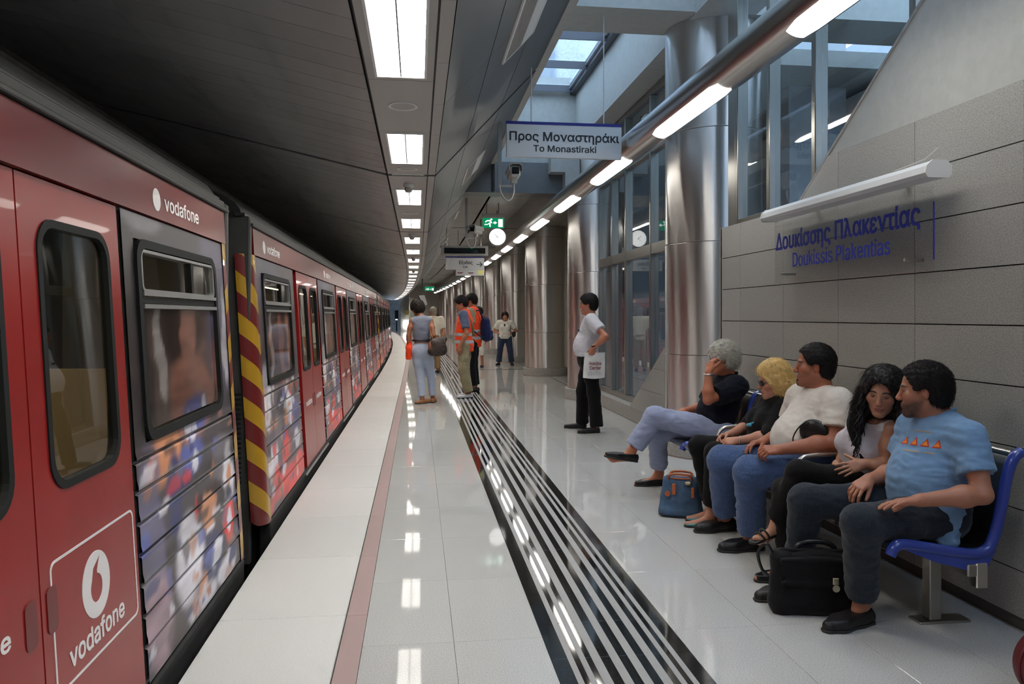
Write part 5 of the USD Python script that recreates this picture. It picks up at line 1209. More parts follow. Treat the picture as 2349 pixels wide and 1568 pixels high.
# ------------------------------------------------------------------ the people standing on the platform
def stand(x, y, yaw, H, face=None, pitch=0, roll=0, half=.20, hip=.095, lean=0.0, **over):
    """upright pose at (x, y), chest towards yaw; single joints can be overridden"""
    a = math.radians(yaw); f = V_(math.cos(a), math.sin(a), 0); l = V_(-math.sin(a), math.cos(a), 0); o = V_(x, y, 0)
    W = lambda F, L, z: o + f * F + l * L + V_(0, 0, z * H)
    J = dict(hipL=W(0, hip, .515), hipR=W(0, -hip, .515), shL=W(lean - .02, half, .815), shR=W(lean - .02, -half, .815), neck=W(lean - .015, 0, .845), head=W(lean + .02, 0, .932),
             hb=turn(yaw if face is None else face, pitch, roll), elL=W(lean - .05, half + .06, .63), elR=W(lean - .05, -half - .06, .63), wrL=W(lean + .04, half + .07, .485), wrR=W(lean + .04, -half - .07, .485),
             knL=W(.02, hip + .01, .285), knR=W(.02, -hip - .01, .285), anL=W(-.02, hip + .01, .055), anR=W(-.02, -hip - .01, .055), toeL=W(.17, hip + .03, .0), toeR=W(.17, -hip - .03, .0),
             handL=dict(d=f * .15 + V_(0, 0, -1), n=-l, curl=(15, 25, 15)), handR=dict(d=f * .15 + V_(0, 0, -1), n=l, curl=(15, 25, 15)))
    J.update(over); return J, W
def dress(t, J, P, shirt, trous, hm, h=.010, fold=.008, seed=1, shirt_kw={}, trous_kw={}, hair_kw={}, hair_amp=.007, shoes='shoe_black', shoe_kw={}, sn='shirt'):
    c, B, s = J['head'], J['hb'], P.get('hs', 1.0)
    hm_ = level_set(hair_prims(c, B, s, **hair_kw), .007, wob=STR(B, hair_amp, (60, 60, 40), seed)); part(t, 'hair', hm_, hm, smooth=True)
    strands(t, hm_, hm, 1500, .020, comb(B, .4, .6), .006, .0022, seed, head=(c, B, s), line=.07)
    if shirt: part(t, sn, level_set(shirt_prims(J, P, cuff=False, **shirt_kw), h, wob=FOLD(fold, (9, 9, 10), seed)), shirt, smooth=True)
    part(t, 'trousers', level_set(trouser_prims(J, P, hollow=False, **trous_kw), h, wob=FOLD(fold * .9, (10, 10, 8), seed + 3)), trous, smooth=True)
    for s_ in 'LR':
        A, T = J['an' + s_], J['toe' + s_]; d = nz_((T - A) * [1, 1, 0]); T0 = V_(T[0], T[1], 0)
        shoe(t, 'shoe', T0 - d * .27, T0 + d * .01, shoes, **dict(dict(h=.008), **shoe_kw))

# --- man with the carrier bag
fabric('tee_white', (205, 205, 212), nz=(30, .04)); fabric('trousers_black', (15, 15, 18), nz=(40, .2), sheen=.05)
J, W = stand(2.13, 9.37, 168, 1.71, face=163, pitch=-6, half=.19, lean=-.01)
J.update(anL=V_(2.205, 9.27, .09), anR=V_(2.11, 9.66, .09), knL=V_(2.17, 9.28, .49), knR=V_(2.09, 9.55, .49), toeL=V_(1.975, 9.24, 0), toeR=V_(1.895, 9.70, 0),
         elL=V_(2.245, 8.98, 1.20), wrL=V_(2.12, 9.05, 1.07), elR=V_(2.20, 9.68, 1.12), wrR=V_(2.12, 9.60, .92), handL=dict(d=(-.3, .1, -.9), n=(-.2, .9, .1), curl=(45, 75, 45), thumb=(20, 30)), handR=dict(d=(-.7, -.6, -.2), n=(-.3, -.6, 0), curl=(20, 25, 15)))
P = dict(skin=(176, 116, 92), chest=(.165, .12), belly=(.155, .140, .055), arm=1.02, brow=BR, hs=1.0)
t = person('person', 'man in white T-shirt and black trousers standing by a column with a carrier bag', J, P, .010, .006)
dress(t, J, P, 'tee_white', 'trousers_black', 'hair_black', seed=31, shirt_kw=dict(g=.013, sleeve=.62, hem=.03, sl_r=(.080, .076), hem_n=(-.25, 0, -1)), trous_kw=dict(th=(.095, .078), sh_=(.078, .080), hem=1.03), hair_kw=dict(t=.018))
part(t, 'wristband', tube([J['wrL'] + V_(0, 0, .02) + .031 * (math.cos(a) * V_(.9, .1, .4) + math.sin(a) * V_(-.1, 1, 0)) for a in np.linspace(0, 2 * PI, 16)[:-1]], .008, 8, closed=True), 'rubber', smooth=60)
part(t, 'chest_print', bx(-.004, .004, -.03, .03, -.012, .012).apply_transform(trimesh.transformations.translation_matrix((1.985, 9.30, 1.27))), 'train_under')

# --- woman with the grey top, seen from behind
fabric('top_grey', (120, 124, 140), nz=(30, .05), sheen=.35); fabric('jeans_pale', (172, 184, 204), nz=(60, .10)); mat('shoe_tan', lin(150, 98, 58), rough=.5); mat('hair_dark_brown', lin(34, 26, 22), rough=.6, spec=.25)
J, W = stand(.06, 12.72, 92, 1.68, face=130, pitch=-14, roll=8, half=.155, hip=.085)
J.update(head=V_(-.005, 12.78, 1.572), anL=V_(.075, 12.70, .08), anR=V_(.255, 12.86, .08), knL=V_(.04, 12.76, .48), knR=V_(.215, 12.84, .48), toeL=V_(-.03, 12.63, 0), toeR=V_(.29, 13.03, 0), elL=V_(-.155, 12.66, 1.12), wrL=V_(-.13, 12.72, .93), elR=V_(.265, 12.62, 1.13), wrR=V_(.235, 12.83, 1.06))
J['hipL'] = V_(-.015, 12.74, .875); J['hipR'] = V_(.150, 12.74, .875)
P = dict(fem=True, skin=(158, 102, 76), chest=(.135, .10), belly=(.12, .10, .01), arm=.88, delt=.042, brow=BR, hs=.98, neck_r=.048, hand_s=.92)
t = person('person', 'woman in grey sleeveless top and pale blue jeans seen from behind at the platform edge', J, P, .010, .006)
dress(t, J, P, 'top_grey', 'jeans_pale', 'hair_dark_brown', seed=35, sn='top', fold=.006, shirt_kw=dict(g=.010, sleeve=0, hem=.15, neck_r=.062), trous_kw=dict(th=(.100, .072), sh_=(.070, .058), hem=.90, waist=.20), hair_kw=dict(t=.030, back=-.11), hair_amp=.018, shoes='shoe_tan')
part(t, 'belt', tube([V_(.068, 12.74, 1.045) + V_(.148 * math.cos(a), .125 * math.sin(a), 0) for a in np.linspace(0, 2 * PI, 30)[:-1]], .016, 8, closed=True), 'leather_dark', smooth=60)
fabric('vest_orange', (255, 74, 28), nz=(40, .08)); fabric('vest_silver', (176, 172, 170), nz=(40, .06))
hv = level_set([cone((-.135, 12.70, 1.10), (-.14, 12.70, .92), .030, .045, .02), cone((-.14, 12.68, .92), (-.15, 12.70, .74), .05, .042, .02, (0, 1)), cone((-.13, 12.72, .98), (-.12, 12.72, .80), .03, .045, .02, (0, 1))], .009, wob=FOLD(.016, (24, 24, 6), 3))
single('safety_vest', hv, 'vest_orange', 'folded orange safety vest carried by the woman in the grey top', 'vest', smooth=True)
mat('bag_brown', lin(58, 44, 37), rough=.55, noise=(28, .5, 5), bump=(40, .4, .01)); mat('leather_tan', lin(140, 82, 50), rough=.5)
hb = thing('shoulder_bag', 'mottled brown leather shoulder bag hanging at the hip of the woman in grey', 'handbag', (.33, 12.55, .82))
part(hb, 'bag_body', level_set([cone((-.09, 0, .05), (.08, .02, .06), .075, .07, .05), cone((-.08, 0, .20), (.11, .02, .25), .05, .04, .05), ell((.0, 0, .12), np.eye(3), (.135, .08, .14), .05)], .009, wob=FOLD(.008, (13, 13, 13), 7)), 'bag_brown', smooth=True)
part(hb, 'strap', tube(smoothpath([(-.09, .02, .26), (-.13, .10, .42), (-.14, .17, .575), (-.115, .24, .50), (-.06, .22, .33), (-.03, .08, .26)], 8), .010, 8, flat=((.3, .9, 0), 2.0)), 'leather_tan', smooth=60)
part(hb, 'side_panel', level_set([ell((-.125, 0, .12), np.eye(3), (.035, .065, .10), .01)], .008), 'leather_tan', smooth=True)
part(hb, 'zip_pull', bx(.10, .115, -.09, -.08, .20, .26, .003), 'bronze')

# --- two men in orange safety vests
fabric('tee_slate', (88, 98, 122), nz=(30, .08)); fabric('trousers_khaki', (150, 138, 108), nz=(40, .08)); mat('trainer_white', lin(205, 206, 212), rough=.5); mat('trainer_trim', lin(30, 30, 34), rough=.5)
def vest(t, J, P, seed, drop=-.10, open_=True):
    hips, sh, B = trunk(J); f, l, u = B
    Q = torso_prims(J, P, .026); Q.append(cone(hips - u * .02, hips + u * drop, P.get('belly', (.15, .11))[0] * .9, P.get('belly', (.15, .11))[0] * 1.0, .05))
    Q += [half(hips + u * drop, -u, .006)]
    for s_ in 'LR':
        S = J['sh' + s_]; o = (S - sh); Q.append(cut(cone(S - u * .05 + o * .25, S + u * .06 + o * .5, .075, .07, .012)))
    nd = nz_(J['head'] - J['neck']); Q.append(cut(cone(J['neck'] - nd * .005 + f * .035, J['neck'] + nd * .16 + f * .05, .070, .09, .012)))
    Q.append(cut(cone(sh + f * .17 - u * .02, hips + f * .21 - u * .1, .035, .05, .01)))
    w_ = FOLD(.011, (9, 9, 8), seed); v, F = level_set(Q, .009, wob=w_)
    part(t, 'safety_vest', (v, F), 'vest_orange', smooth=True)
    hgt = (v - hips) @ u; L = np.linalg.norm(sh - hips)
    for z0 in (.04, .17):
        band = [q for q in Q]; band += [half(hips + u * (z0 + .05), u, .002), half(hips + u * z0, -u, .002)]
        part(t, 'reflective_band', level_set(band, .009, wob=w_, grow=.0035), 'vest_silver', smooth=True)
    return Q
J, W = stand(.83, 13.50, 168, 1.80, face=176, pitch=-22, half=.185, lean=.02)
J.update(head=V_(.765, 13.50, 1.668), anL=V_(.895, 13.46, .09), anR=V_(.90, 13.70, .09), toeL=V_(.70, 13.44, 0), toeR=V_(.715, 13.72, 0), elL=V_(.845, 13.24, 1.15), wrL=V_(.735, 13.27, .93), elR=V_(.80, 13.78, 1.15), wrR=V_(.83, 13.76, .93))
P = dict(skin=(172, 112, 84), chest=(.165, .115), belly=(.15, .125, .03), brow=BR)
t = person('person', 'man in open orange vest, khaki trousers and white trainers looking at the floor', J, P, .010, .006)
dress(t, J, P, 'tee_slate', 'trousers_khaki', 'hair_black', seed=41, sn='t_shirt', shirt_kw=dict(g=.014, sleeve=.72, hem=-.02, sl_r=(.078, .074)), trous_kw=dict(th=(.105, .085), sh_=(.085, .085), hem=.94), hair_kw=dict(t=.020), shoes='trainer_white', shoe_kw=dict(sole='trainer_trim'))
vest(t, J, P, 43)
mat('canvas_olive', lin(120, 112, 80), rough=.8)
part(t, 'shoulder_strap', tube(smoothpath([J['shL'] + V_(.0, .05, .075), V_(.92, 13.38, 1.34), V_(.985, 13.50, 1.10)], 8), .014, 8, flat=((1, 0, .3), 1.9)), 'canvas_olive', smooth=60)
J, W = stand(1.06, 14.60, 165, 1.87, face=160, pitch=-12, half=.20, lean=.02)
P = dict(skin=(178, 116, 88), chest=(.175, .12), belly=(.155, .12, .02), brow=BR)
t = person('person', 'taller man in orange vest and black trousers with a navy backpack', J, P, .011, .006)
dress(t, J, P, 'canvas_tee', 'trousers_black', 'hair_black', seed=47, sn='t_shirt', shirt_kw=dict(g=.014, sleeve=.6, hem=-.02), trous_kw=dict(th=(.10, .08), sh_=(.08, .085), hem=.94), hair_kw=dict(t=.016)) if 'canvas_tee' in M else (fabric('canvas_tee', (150, 142, 112)), dress(t, J, P, 'canvas_tee', 'trousers_black', 'hair_black', seed=47, sn='t_shirt', shirt_kw=dict(g=.014, sleeve=.6, hem=-.02), trous_kw=dict(th=(.10, .08), sh_=(.08, .085), hem=.94), hair_kw=dict(t=.016)))
vest(t, J, P, 49)
fabric('pack_navy', (26, 34, 78), nz=(30, .2))
bp = thing('backpack', 'navy blue backpack on the back of the taller man in orange vest', 'backpack', (1.31, 14.56, .98))
part(bp, 'main_pocket', level_set([cone((0, 0, .08), (-.02, 0, .36), .105, .085, .05), cone((0, -.09, .08), (-.02, -.07, .34), .08, .07, .05), cone((0, .09, .08), (-.02, .07, .34), .08, .07, .05)], .010, wob=FOLD(.010, (14, 14, 14), 5)), 'pack_navy', smooth=True)
part(bp, 'front_pocket', level_set([cone((.07, -.05, .06), (.07, .05, .06), .06, .06, .03), cone((.07, -.05, .15), (.07, .05, .15), .05, .05, .04)], .010), 'pack_navy', smooth=True)
for s_ in (-.10, .10): part(bp, 'strap', tube(smoothpath([(-.05, s_, .38), (-.16, s_ * 1.1, .57), (-.30, s_ * 1.2, .50), (-.33, s_ * 1.3, .30), (-.16, s_ * 1.6, .10), (-.02, s_, .06)], 6), .012, 8, flat=((0, 1, 0), 1.8)), 'pack_navy', smooth=60)

# --- woman with hands on hips, far along the platform
fabric('jeans_navy', (50, 62, 88), nz=(60, .15)); fabric('blouse_cream', (222, 218, 208), nz=(30, .05))
J, W = stand(2.56, 22.35, 258, 1.53, face=262, half=.17, hip=.10)
l_ = V_(-math.sin(math.radians(258)), math.cos(math.radians(258)), 0); f_ = V_(math.cos(math.radians(258)), math.sin(math.radians(258)), 0)
for s_, q in (('L', 1), ('R', -1)):
    J['el' + s_] = J['sh' + s_] + l_ * q * .16 - V_(0, 0, .24) - f_ * .05; J['wr' + s_] = J['hip' + s_] + l_ * q * .075 + V_(0, 0, .14) + f_ * .04
    J['hand' + s_] = dict(d=f_ * .5 - l_ * q * .55 - V_(0, 0, .5), n=-l_ * q, curl=(20, 20, 10))
    J['an' + s_] = J['an' + s_] + l_ * q * .08; J['toe' + s_] = J['toe' + s_] + l_ * q * .11; J['kn' + s_] = J['kn' + s_] + l_ * q * .04
P = dict(fem=True, skin=(190, 130, 104), chest=(.16, .11), belly=(.155, .13, .03), arm=1.0, bust=1.1, brow=BR, hs=.96, neck_r=.05, hand_s=.9)
t = person('person', 'woman in cream blouse and blue jeans with hands on hips by the fourth column', J, P, .013, .007)
dress(t, J, P, 'blouse_cream', 'jeans_navy', 'hair_dark_brown', h=.013, seed=51, sn='blouse', shirt_kw=dict(g=.016, sleeve=.7, hem=-.02, neck_r=.075, neck_drop=.03, sl_r=(.078, .085)), trous_kw=dict(th=(.10, .08), sh_=(.078, .085), hem=.96), hair_kw=dict(t=.034, back=-.13))
part(t, 'necklace_pendant', bx(-.02, .02, -.01, .01, -.05, .05, .006).apply_transform(trimesh.transformations.translation_matrix(tuple(J['neck'] + f_ * .145 - V_(0, 0, .13)))), 'lens_dark')
part(t, 'bag_strap', tube(smoothpath([J['shL'] + V_(0, 0, .075), J['shL'] + f_ * .12 - V_(0, 0, .20), J['hipL'] + l_ * .13 + f_ * .10 + V_(0, 0, .14)], 6), .010, 6), 'leather_black', smooth=60)
part(t, 'small_bag', level_set([ell(J['hipL'] + l_ * .16 + V_(0, 0, .12), np.eye(3), V_(.06, .08, .09), .02)], .012), 'leather_black', smooth=True)

# --- elderly man in white, half hidden behind the woman in grey
fabric('shirt_cream', (218, 212, 196), nz=(30, .05)); fabric('trousers_sand', (150, 122, 88), nz=(30, .08)); mat('hair_silver', lin(150, 140, 128), rough=.6, noise=(110, .3))
J, W = stand(.40, 19.45, 105, 1.66, face=118, pitch=-12, half=.20, lean=.02)
P = dict(skin=(190, 130, 104), chest=(.175, .12), belly=(.16, .13, .03), brow=(120, 110, 100))
t = person('person', 'elderly man in cream shirt and sand trousers half hidden behind the woman in grey', J, P, .013, .008)
dress(t, J, P, 'shirt_cream', 'trousers_sand', 'hair_silver', h=.013, seed=55, shirt_kw=dict(g=.018, sleeve=.7, hem=-.05, sl_r=(.082, .08)), trous_kw=dict(th=(.095, .08), sh_=(.078, .075), hem=.94), hair_kw=dict(t=.012))
# --- person in white shorts, half hidden behind the men in vests
J, W = stand(1.70, 21.5, 255, 1.68, face=200, half=.17)
P = dict(fem=True, skin=(186, 124, 96), chest=(.15, .11), belly=(.14, .11, .02), brow=BR, hs=.97, feet=True, neck_r=.05)
t = person('person', 'person in knee-length white shorts half hidden behind the two orange vests', J, P, .013, .008)
dress(t, J, P, 'top_maroon', 'blouse_cream', 'hair_dark_brown', h=.013, seed=59) if 'top_maroon' in M else (fabric('top_maroon', (96, 40, 44)), dress(t, J, P, 'top_maroon', 'blouse_cream', 'hair_dark_brown', h=.013, seed=59, sn='top', shirt_kw=dict(g=.014, sleeve=.5, hem=-.02), trous_kw=dict(th=(.10, .085), sh_=(.085, .085), hem=.35), hair_kw=dict(t=.03, back=-.13)))
# ------------------------------------------------------------------ bags on the floor
fabric('brief_black', (13, 13, 14), rough=.7, nz=(80, .4), sheen=.05); mat('brass', (.50, .44, .30), rough=.3, metal=1.0)
bc = thing('briefcase', 'black soft briefcase with brass clasp standing on the floor before the bench', 'briefcase', (1.93, 3.52, 0), math.radians(-12))
part(bc, 'case_body', level_set([cone((-.165, .03, .05), (.165, .03, .05), .05, None, .02), cone((-.165, -.02, .05), (.165, -.02, .05), .05, None, .02), cone((-.16, .0, .26), (.16, 0, .26), .045, None, .04), cone((-.165, 0, .05), (-.16, 0, .25), .055, .05, .03), cone((.165, 0, .05), (.16, 0, .25), .055, .05, .03), ell((0, 0, .15), np.eye(3), (.20, .065, .16), .03), half((0, 0, 0.004), (0, 0, -1))], .008, wob=FOLD(.006, (10, 10, 14), 3)), 'brief_black', smooth=True)
part(bc, 'flap', level_set([cone((-.17, -.065, .16), (.17, -.065, .16), .010, None, .02), cone((-.17, -.060, .27), (.17, -.060, .27), .012, None, .03), ell((0, -.062, .22), np.eye(3), (.19, .012, .075), .02), cone((-.165, -.01, .305), (.165, -.01, .305), .012, None, .04)], .008), 'brief_black', smooth=True)
part(bc, 'handle', tube(smoothpath([(-.10, 0, .295), (-.085, 0, .325), (-.04, 0, .345), (.04, 0, .345), (.085, 0, .325), (.10, 0, .295)], 6), .012, 12), 'leather_black', smooth=60)
part(bc, 'clasp', cat([bx(.055, .085, -.092, -.074, .165, .20, .004), lathe([(0, 0), (.017, 0), (.017, .006), (0, .006)], 20).apply_transform(trimesh.transformations.rotation_matrix(PI / 2, (1, 0, 0))).apply_translation((.07, -.085, .150))]), 'brass')
for s_ in (-.10, .10): part(bc, 'handle_ring', tube([V_(s_, 0, .292) + .014 * V_(math.cos(a), 0, math.sin(a)) for a in np.linspace(0, 2 * PI, 16)[:-1]], .003, 6, closed=True), 'brass', smooth=60)
part(bc, 'shoulder_strap', tube(smoothpath([(-.205, .0, .29), (-.235, .0, .33), (-.27, .02, .28), (-.25, .03, .20), (-.225, .02, .17)], 6), .008, 8), 'leather_black', smooth=60)
mat('denim_bag', lin(62, 88, 116), rough=.75, noise=(9, .28), bump=(400, .2, .002)); mat('leather_orange', lin(178, 92, 52), rough=.5, noise=(30, .15))
hb = thing('handbag', 'blue canvas doctor-style handbag with orange leather handles on the floor', 'handbag', (1.90, 5.36, 0), math.radians(-25))
part(hb, 'bag_body', level_set([cone((-.10, -.055, .03), (.10, -.055, .03), .035, None, .03), cone((-.10, .055, .03), (.10, .055, .03), .035, None, .03), cone((-.085, 0, .245), (.085, 0, .245), .035, None, .05), ell((0, 0, .12), np.eye(3), (.125, .085, .135), .04), cone((-.10, 0, .03), (-.085, 0, .24), .06, .04, .03), cone((.10, 0, .03), (.085, 0, .24), .06, .04, .03), half((0, 0, .003), (0, 0, -1))], .007, wob=FOLD(.005, (14, 14, 14), 8)), 'denim_bag', smooth=True)
part(hb, 'bottom_trim', level_set([cone((-.11, -.062, .012), (.11, -.062, .012), .034, None, .02), cone((-.11, .062, .012), (.11, .062, .012), .034, None, .02), cone((-.11, 0, .012), (.11, 0, .012), .05, None, .02), half((0, 0, .002), (0, 0, -1)), half((0, 0, .014), (0, 0, 1))], .007), 'leather_dark', smooth=30)
for y_ in (-.034, .034):
    part(hb, 'handle', tube(smoothpath([(-.085, y_, .265), (-.07, y_ * 1.5, .300), (-.02, y_ * 1.6, .308), (.02, y_ * 1.6, .308), (.07, y_ * 1.5, .300), (.085, y_, .265)], 6), .0085, 10), 'leather_orange', smooth=60)
part(hb, 'frame_piping', tube([V_(.10 * math.cos(a), .038 * math.sin(a), .272) for a in np.linspace(0, 2 * PI, 28)[:-1]], .006, 8, closed=True), 'leather_orange', smooth=60)
part(hb, 'leather_tag', bx(-.052, -.024, -.098, -.088, .165, .245, .004), 'leather_orange')
part(hb, 'round_badge', lathe([(0, 0), (.020, 0), (.020, .006), (0, .006)], 20).apply_transform(trimesh.transformations.rotation_matrix(PI / 2, (1, 0, 0))).apply_translation((-.085, -.082, .17)), 'leather_orange')
part(hb, 'side_tag', bx(.082, .104, -.090, -.080, .15, .225, .004), 'leather_orange')
part(hb, 'clasp', level_set([ell((.06, -.062, .246), np.eye(3), (.028, .014, .016), .01)], .004), 'brass', smooth=True)
mat('maroon', lin(92, 26, 30), rough=.5, noise=(12, .15))
mb = thing('suitcase', 'dark red rounded bag corner at the lower right edge of the picture', 'suitcase', (2.40, 2.56, 0))
part(mb, 'shell', level_set([ell((.0, 0, .15), np.eye(3), (.20, .13, .155), .03), half((0, 0, .004), (0, 0, -1))], .008), 'maroon', smooth=True)
part(mb, 'piping', tube([V_(.202 * math.cos(a), 0, .15 + .156 * math.sin(a)) for a in np.linspace(0, 2 * PI, 40)[:-1]], .006, 8, closed=True), 'maroon', smooth=60)
# carrier bag of the standing man
mat('bag_plastic', lin(222, 222, 220), rough=.35, noise=(12, .05), bump=(14, .35, .02)); mat('ink_red', lin(120, 34, 44), rough=.5); mat('ink_grey', lin(150, 150, 150), rough=.5)
cb = thing('carrier_bag', 'white plastic carrier bag with dark red lettering held by the standing man', 'shopping bag', (2.125, 9.075, .70), math.radians(4))
V, F = [], []; nx, nz2 = 15, 17
for s_ in (1, -1):
    for j in range(nz2):
        for i in range(nx):
            u_, w_ = i / (nx - 1), j / (nz2 - 1); th = .030 * (4 * u_ * (1 - u_)) ** .6 * (1 - .55 * w_); x = (-.135 + .27 * u_) * (1 + .06 * (.5 - w_)); wr = .006 * math.sin(u_ * 9 + w_ * 5)
            V.append((x + .012 * w_, -s_ * th + wr * .6, .305 * w_ - .012 * math.sin(u_ * PI) * (1 - w_)))
    b_ = 0 if s_ == 1 else nx * nz2
    for j in range(nz2 - 1):
        for i in range(nx - 1):
            q = b_ + j * nx + i; a_ = [(q, q + 1, q + nx + 1), (q, q + nx + 1, q + nx)]; F += a_ if s_ == 1 else [k[::-1] for k in a_]
part(cb, 'bag_body', trimesh.Trimesh(np.array(V), F, process=False), 'bag_plastic', smooth=True)
part(cb, 'handle', tube(smoothpath([(-.035, 0, .295), (-.035, 0, .33), (0, 0, .355), (.035, 0, .33), (.04, 0, .295)], 5), .006, 8), 'bag_plastic', smooth=60)
fr_ = lambda x, z: ((x, -.0405, z), (1, 0, 0), (0, 0, 1))
part(cb, 'lettering', text('Hondos', .040, fr_(.005, .155), .001, True, width=.155, align=.5), 'ink_red')
part(cb, 'lettering', text('Center', .040, fr_(.005, .100), .001, True, width=.145, align=.5), 'ink_red')
part(cb, 'stripe_print', cat([bx(-.085 + .02 * k, -.080 + .02 * k, -.0405, -.0395, .03, .03 + .035 * (1 + (k * 7 % 4) / 5)) for k in range(9)]), 'ink_grey', kind='stuff')

# ------------------------------------------------------------------ hanging signs
mat('sign_white', lin(206, 210, 212), rough=.4); mat('sign_blue', lin(38, 40, 128), rough=.4); mat('ink_dark', lin(30, 34, 38), rough=.4); mat('ink_blue', lin(34, 42, 128), rough=.35)
def hang_sign(name, label, cx, y, z0, w, h_, rods, lines, rz=0.0, rod_top=4.47, blue=.028):
    t = thing(name, label, 'sign', (cx, y, 0), rz)
    part(t, 'sign_board', bx(-w / 2, w / 2, -.02, .02, z0, z0 + h_, .004), 'sign_white')
    part(t, 'blue_band', bx(-w / 2 - .001, w / 2 + .001, -.0215, .0215, z0 + h_ - blue, z0 + h_ + .001), 'sign_blue')
    for x in rods: part(t, 'rod', cyl((x, 0, z0 + h_), (x, 0, rod_top), .006, 8), 'white_paint')
    for s, hh, x, z, al, wd, b in lines: part(t, 'lettering', text(s, hh, ((x, -.0205, z), (1, 0, 0), (0, 0, 1)), .0012, b, align=al, width=wd), 'ink_dark')
    return t
hang_sign('direction_sign', 'white hanging direction sign with a blue top band and a Greek and English destination', 1.453, 7.5, 3.02, 1.166, .353, (-.332, .404),
          [('Προς Μοναστηράκι', .085, -.553, 3.187, 0, 1.11, True), ('To Monastiraki', .060, -.314, 3.081, 0, .637, True)], rod_top=4.47)
ex = hang_sign('exit_sign', 'small white hanging exit sign with an arrow under the dark display', 1.045, 17.0, 2.476, .86, .292, (-.3, .3),
          [('Έξοδος'.replace('Έ', 'Ε'), .072, -.13, 2.60, 0, .30, True), ('Exit', .046, -.04, 2.515, 0, .10, True)], rod_top=2.785)
ar = cat([bx(.26, .37, -.0225, -.0205, 2.588, 2.602), extr(Polygon([(.32, 2.545), (.345, 2.545), (.395, 2.595), (.345, 2.645), (.32, 2.645), (.37, 2.595)]), .002, ((0, -.0205, 0), (1, 0, 0), (0, 0, 1)))])
part(ex, 'arrow', ar, 'ink_dark')
dp = thing('departure_display', 'dark switched-off departure display in a grey housing above the small exit sign', 'display', (1.04, 17.0, 0))
part(dp, 'housing', bx(-.52, .52, -.07, .07, 2.785, 3.008, .008), 'grey_paint')
part(dp, 'screen', bx(-.455, .455, -.075, -.069, 2.83, 2.955), 'lens_dark')
for x in (-.40, .36): part(dp, 'rod', cyl((x, 0, 3.0), (x, 0, 3.598), .012, 8), 'steel_frame')
ws = thing('notice_board', 'lower white sign with two red marks and a pale yellow end, behind the exit sign', 'sign', (1.31, 19.2, 0))
part(ws, 'sign_board', bx(-.36, .36, -.02, .02, 2.46, 2.66, .004), 'sign_white')
mat('mark_yellow', lin(226, 220, 140), rough=.4)
for x in (-.25, .02): part(ws, 'red_mark', extr(Polygon([(x - .08, 2.54), (x - .05, 2.515), (x + .05, 2.515), (x + .08, 2.54)]), .002, ((0, -.0205, 0), (1, 0, 0), (0, 0, 1))), 'ink_red')
part(ws, 'yellow_mark', bx(.20, .33, -.0225, -.0205, 2.49, 2.60), 'mark_yellow')
for x in (-.3, .3): part(ws, 'rod', cyl((x, 0, 2.65), (x, 0, 3.60), .008, 8), 'steel_frame')
# emergency exit signs: running figure, arrow, doorway
mat('exit_green', lin(8, 120, 78), rough=.35); emit('exit_green_lit', lin(10, 132, 84), 1.1); emit('exit_white_lit', lin(226, 240, 232), 1.4)
def exit_light(label, cx, y, z0, w, rod_top, hh=.19, rods=(.12,), m=False):
    t = thing('emergency_exit_sign', label, 'exit sign', (cx, y, z0))
    part(t, 'housing', bx(-w / 2 - .01, w / 2 + .01, -.035, .035, hh, hh + .075, .006), 'ceiling_strip')
    part(t, 'panel', bx(-w / 2, w / 2, -.008, .008, 0, hh), 'exit_green_lit')
    part(t, 'panel_edge', cat([bx(-w / 2 - .003, w / 2 + .003, -.009, .009, -.006, 0), bx(w / 2, w / 2 + .006, -.009, .009, -.006, hh)]), 'exit_green')
    F2 = ((0, -.0085, 0), (1, 0, 0), (0, 0, 1)); k = w / .40; S = lambda pts: [(x * k, z) for x, z in pts]
    man = [S([(-.17, .055), (-.165, .075), (-.115, .075), (-.075, .10), (-.06, .125), (-.115, .125), (-.145, .10), (-.16, .115), (-.12, .152), (-.06, .155), (-.035, .125), (-.02, .10), (-.03, .085), (-.045, .098), (-.055, .085), (-.05, .075), (-.05, .02), (-.075, .02), (-.08, .07), (-.115, .055)]), ]
    part(t, 'running_figure', cat([extr(Polygon(q).buffer(0), .002, F2) for q in man] + [extr(Polygon([(-.038 * k + .021 * math.cos(a), .163 + .019 * math.sin(a)) for a in np.linspace(0, 2 * PI, 16)[:-1]]), .002, F2)]), 'exit_white_lit', kind='stuff')
    part(t, 'arrow', extr(Polygon(S([(-.01, .085), (.025, .085), (.025, .065), (.07, .10), (.025, .135), (.025, .115), (-.01, .115), (.005, .10)])), .002, F2), 'exit_white_lit')
    part(t, 'doorway', extr(sbox(.09 * k, .02, .175 * k, .17), .002, F2), 'exit_white_lit')
    for x in rods: part(t, 'rod', cyl((x, 0, hh + .07), (x, 0, rod_top), .008, 8), 'steel_frame')
    return t
exit_light('green emergency exit sign with running figure hanging above the clock', 1.435, 14.5, 3.125, .41, 3.60 - 3.125, rods=(-.13, .1))
exit_light('tiny green emergency exit sign hanging far away before the end wall', .98 + bX(50) + .52, 50.0, 3.08, .62, 3.6 - 3.08, hh=.26)
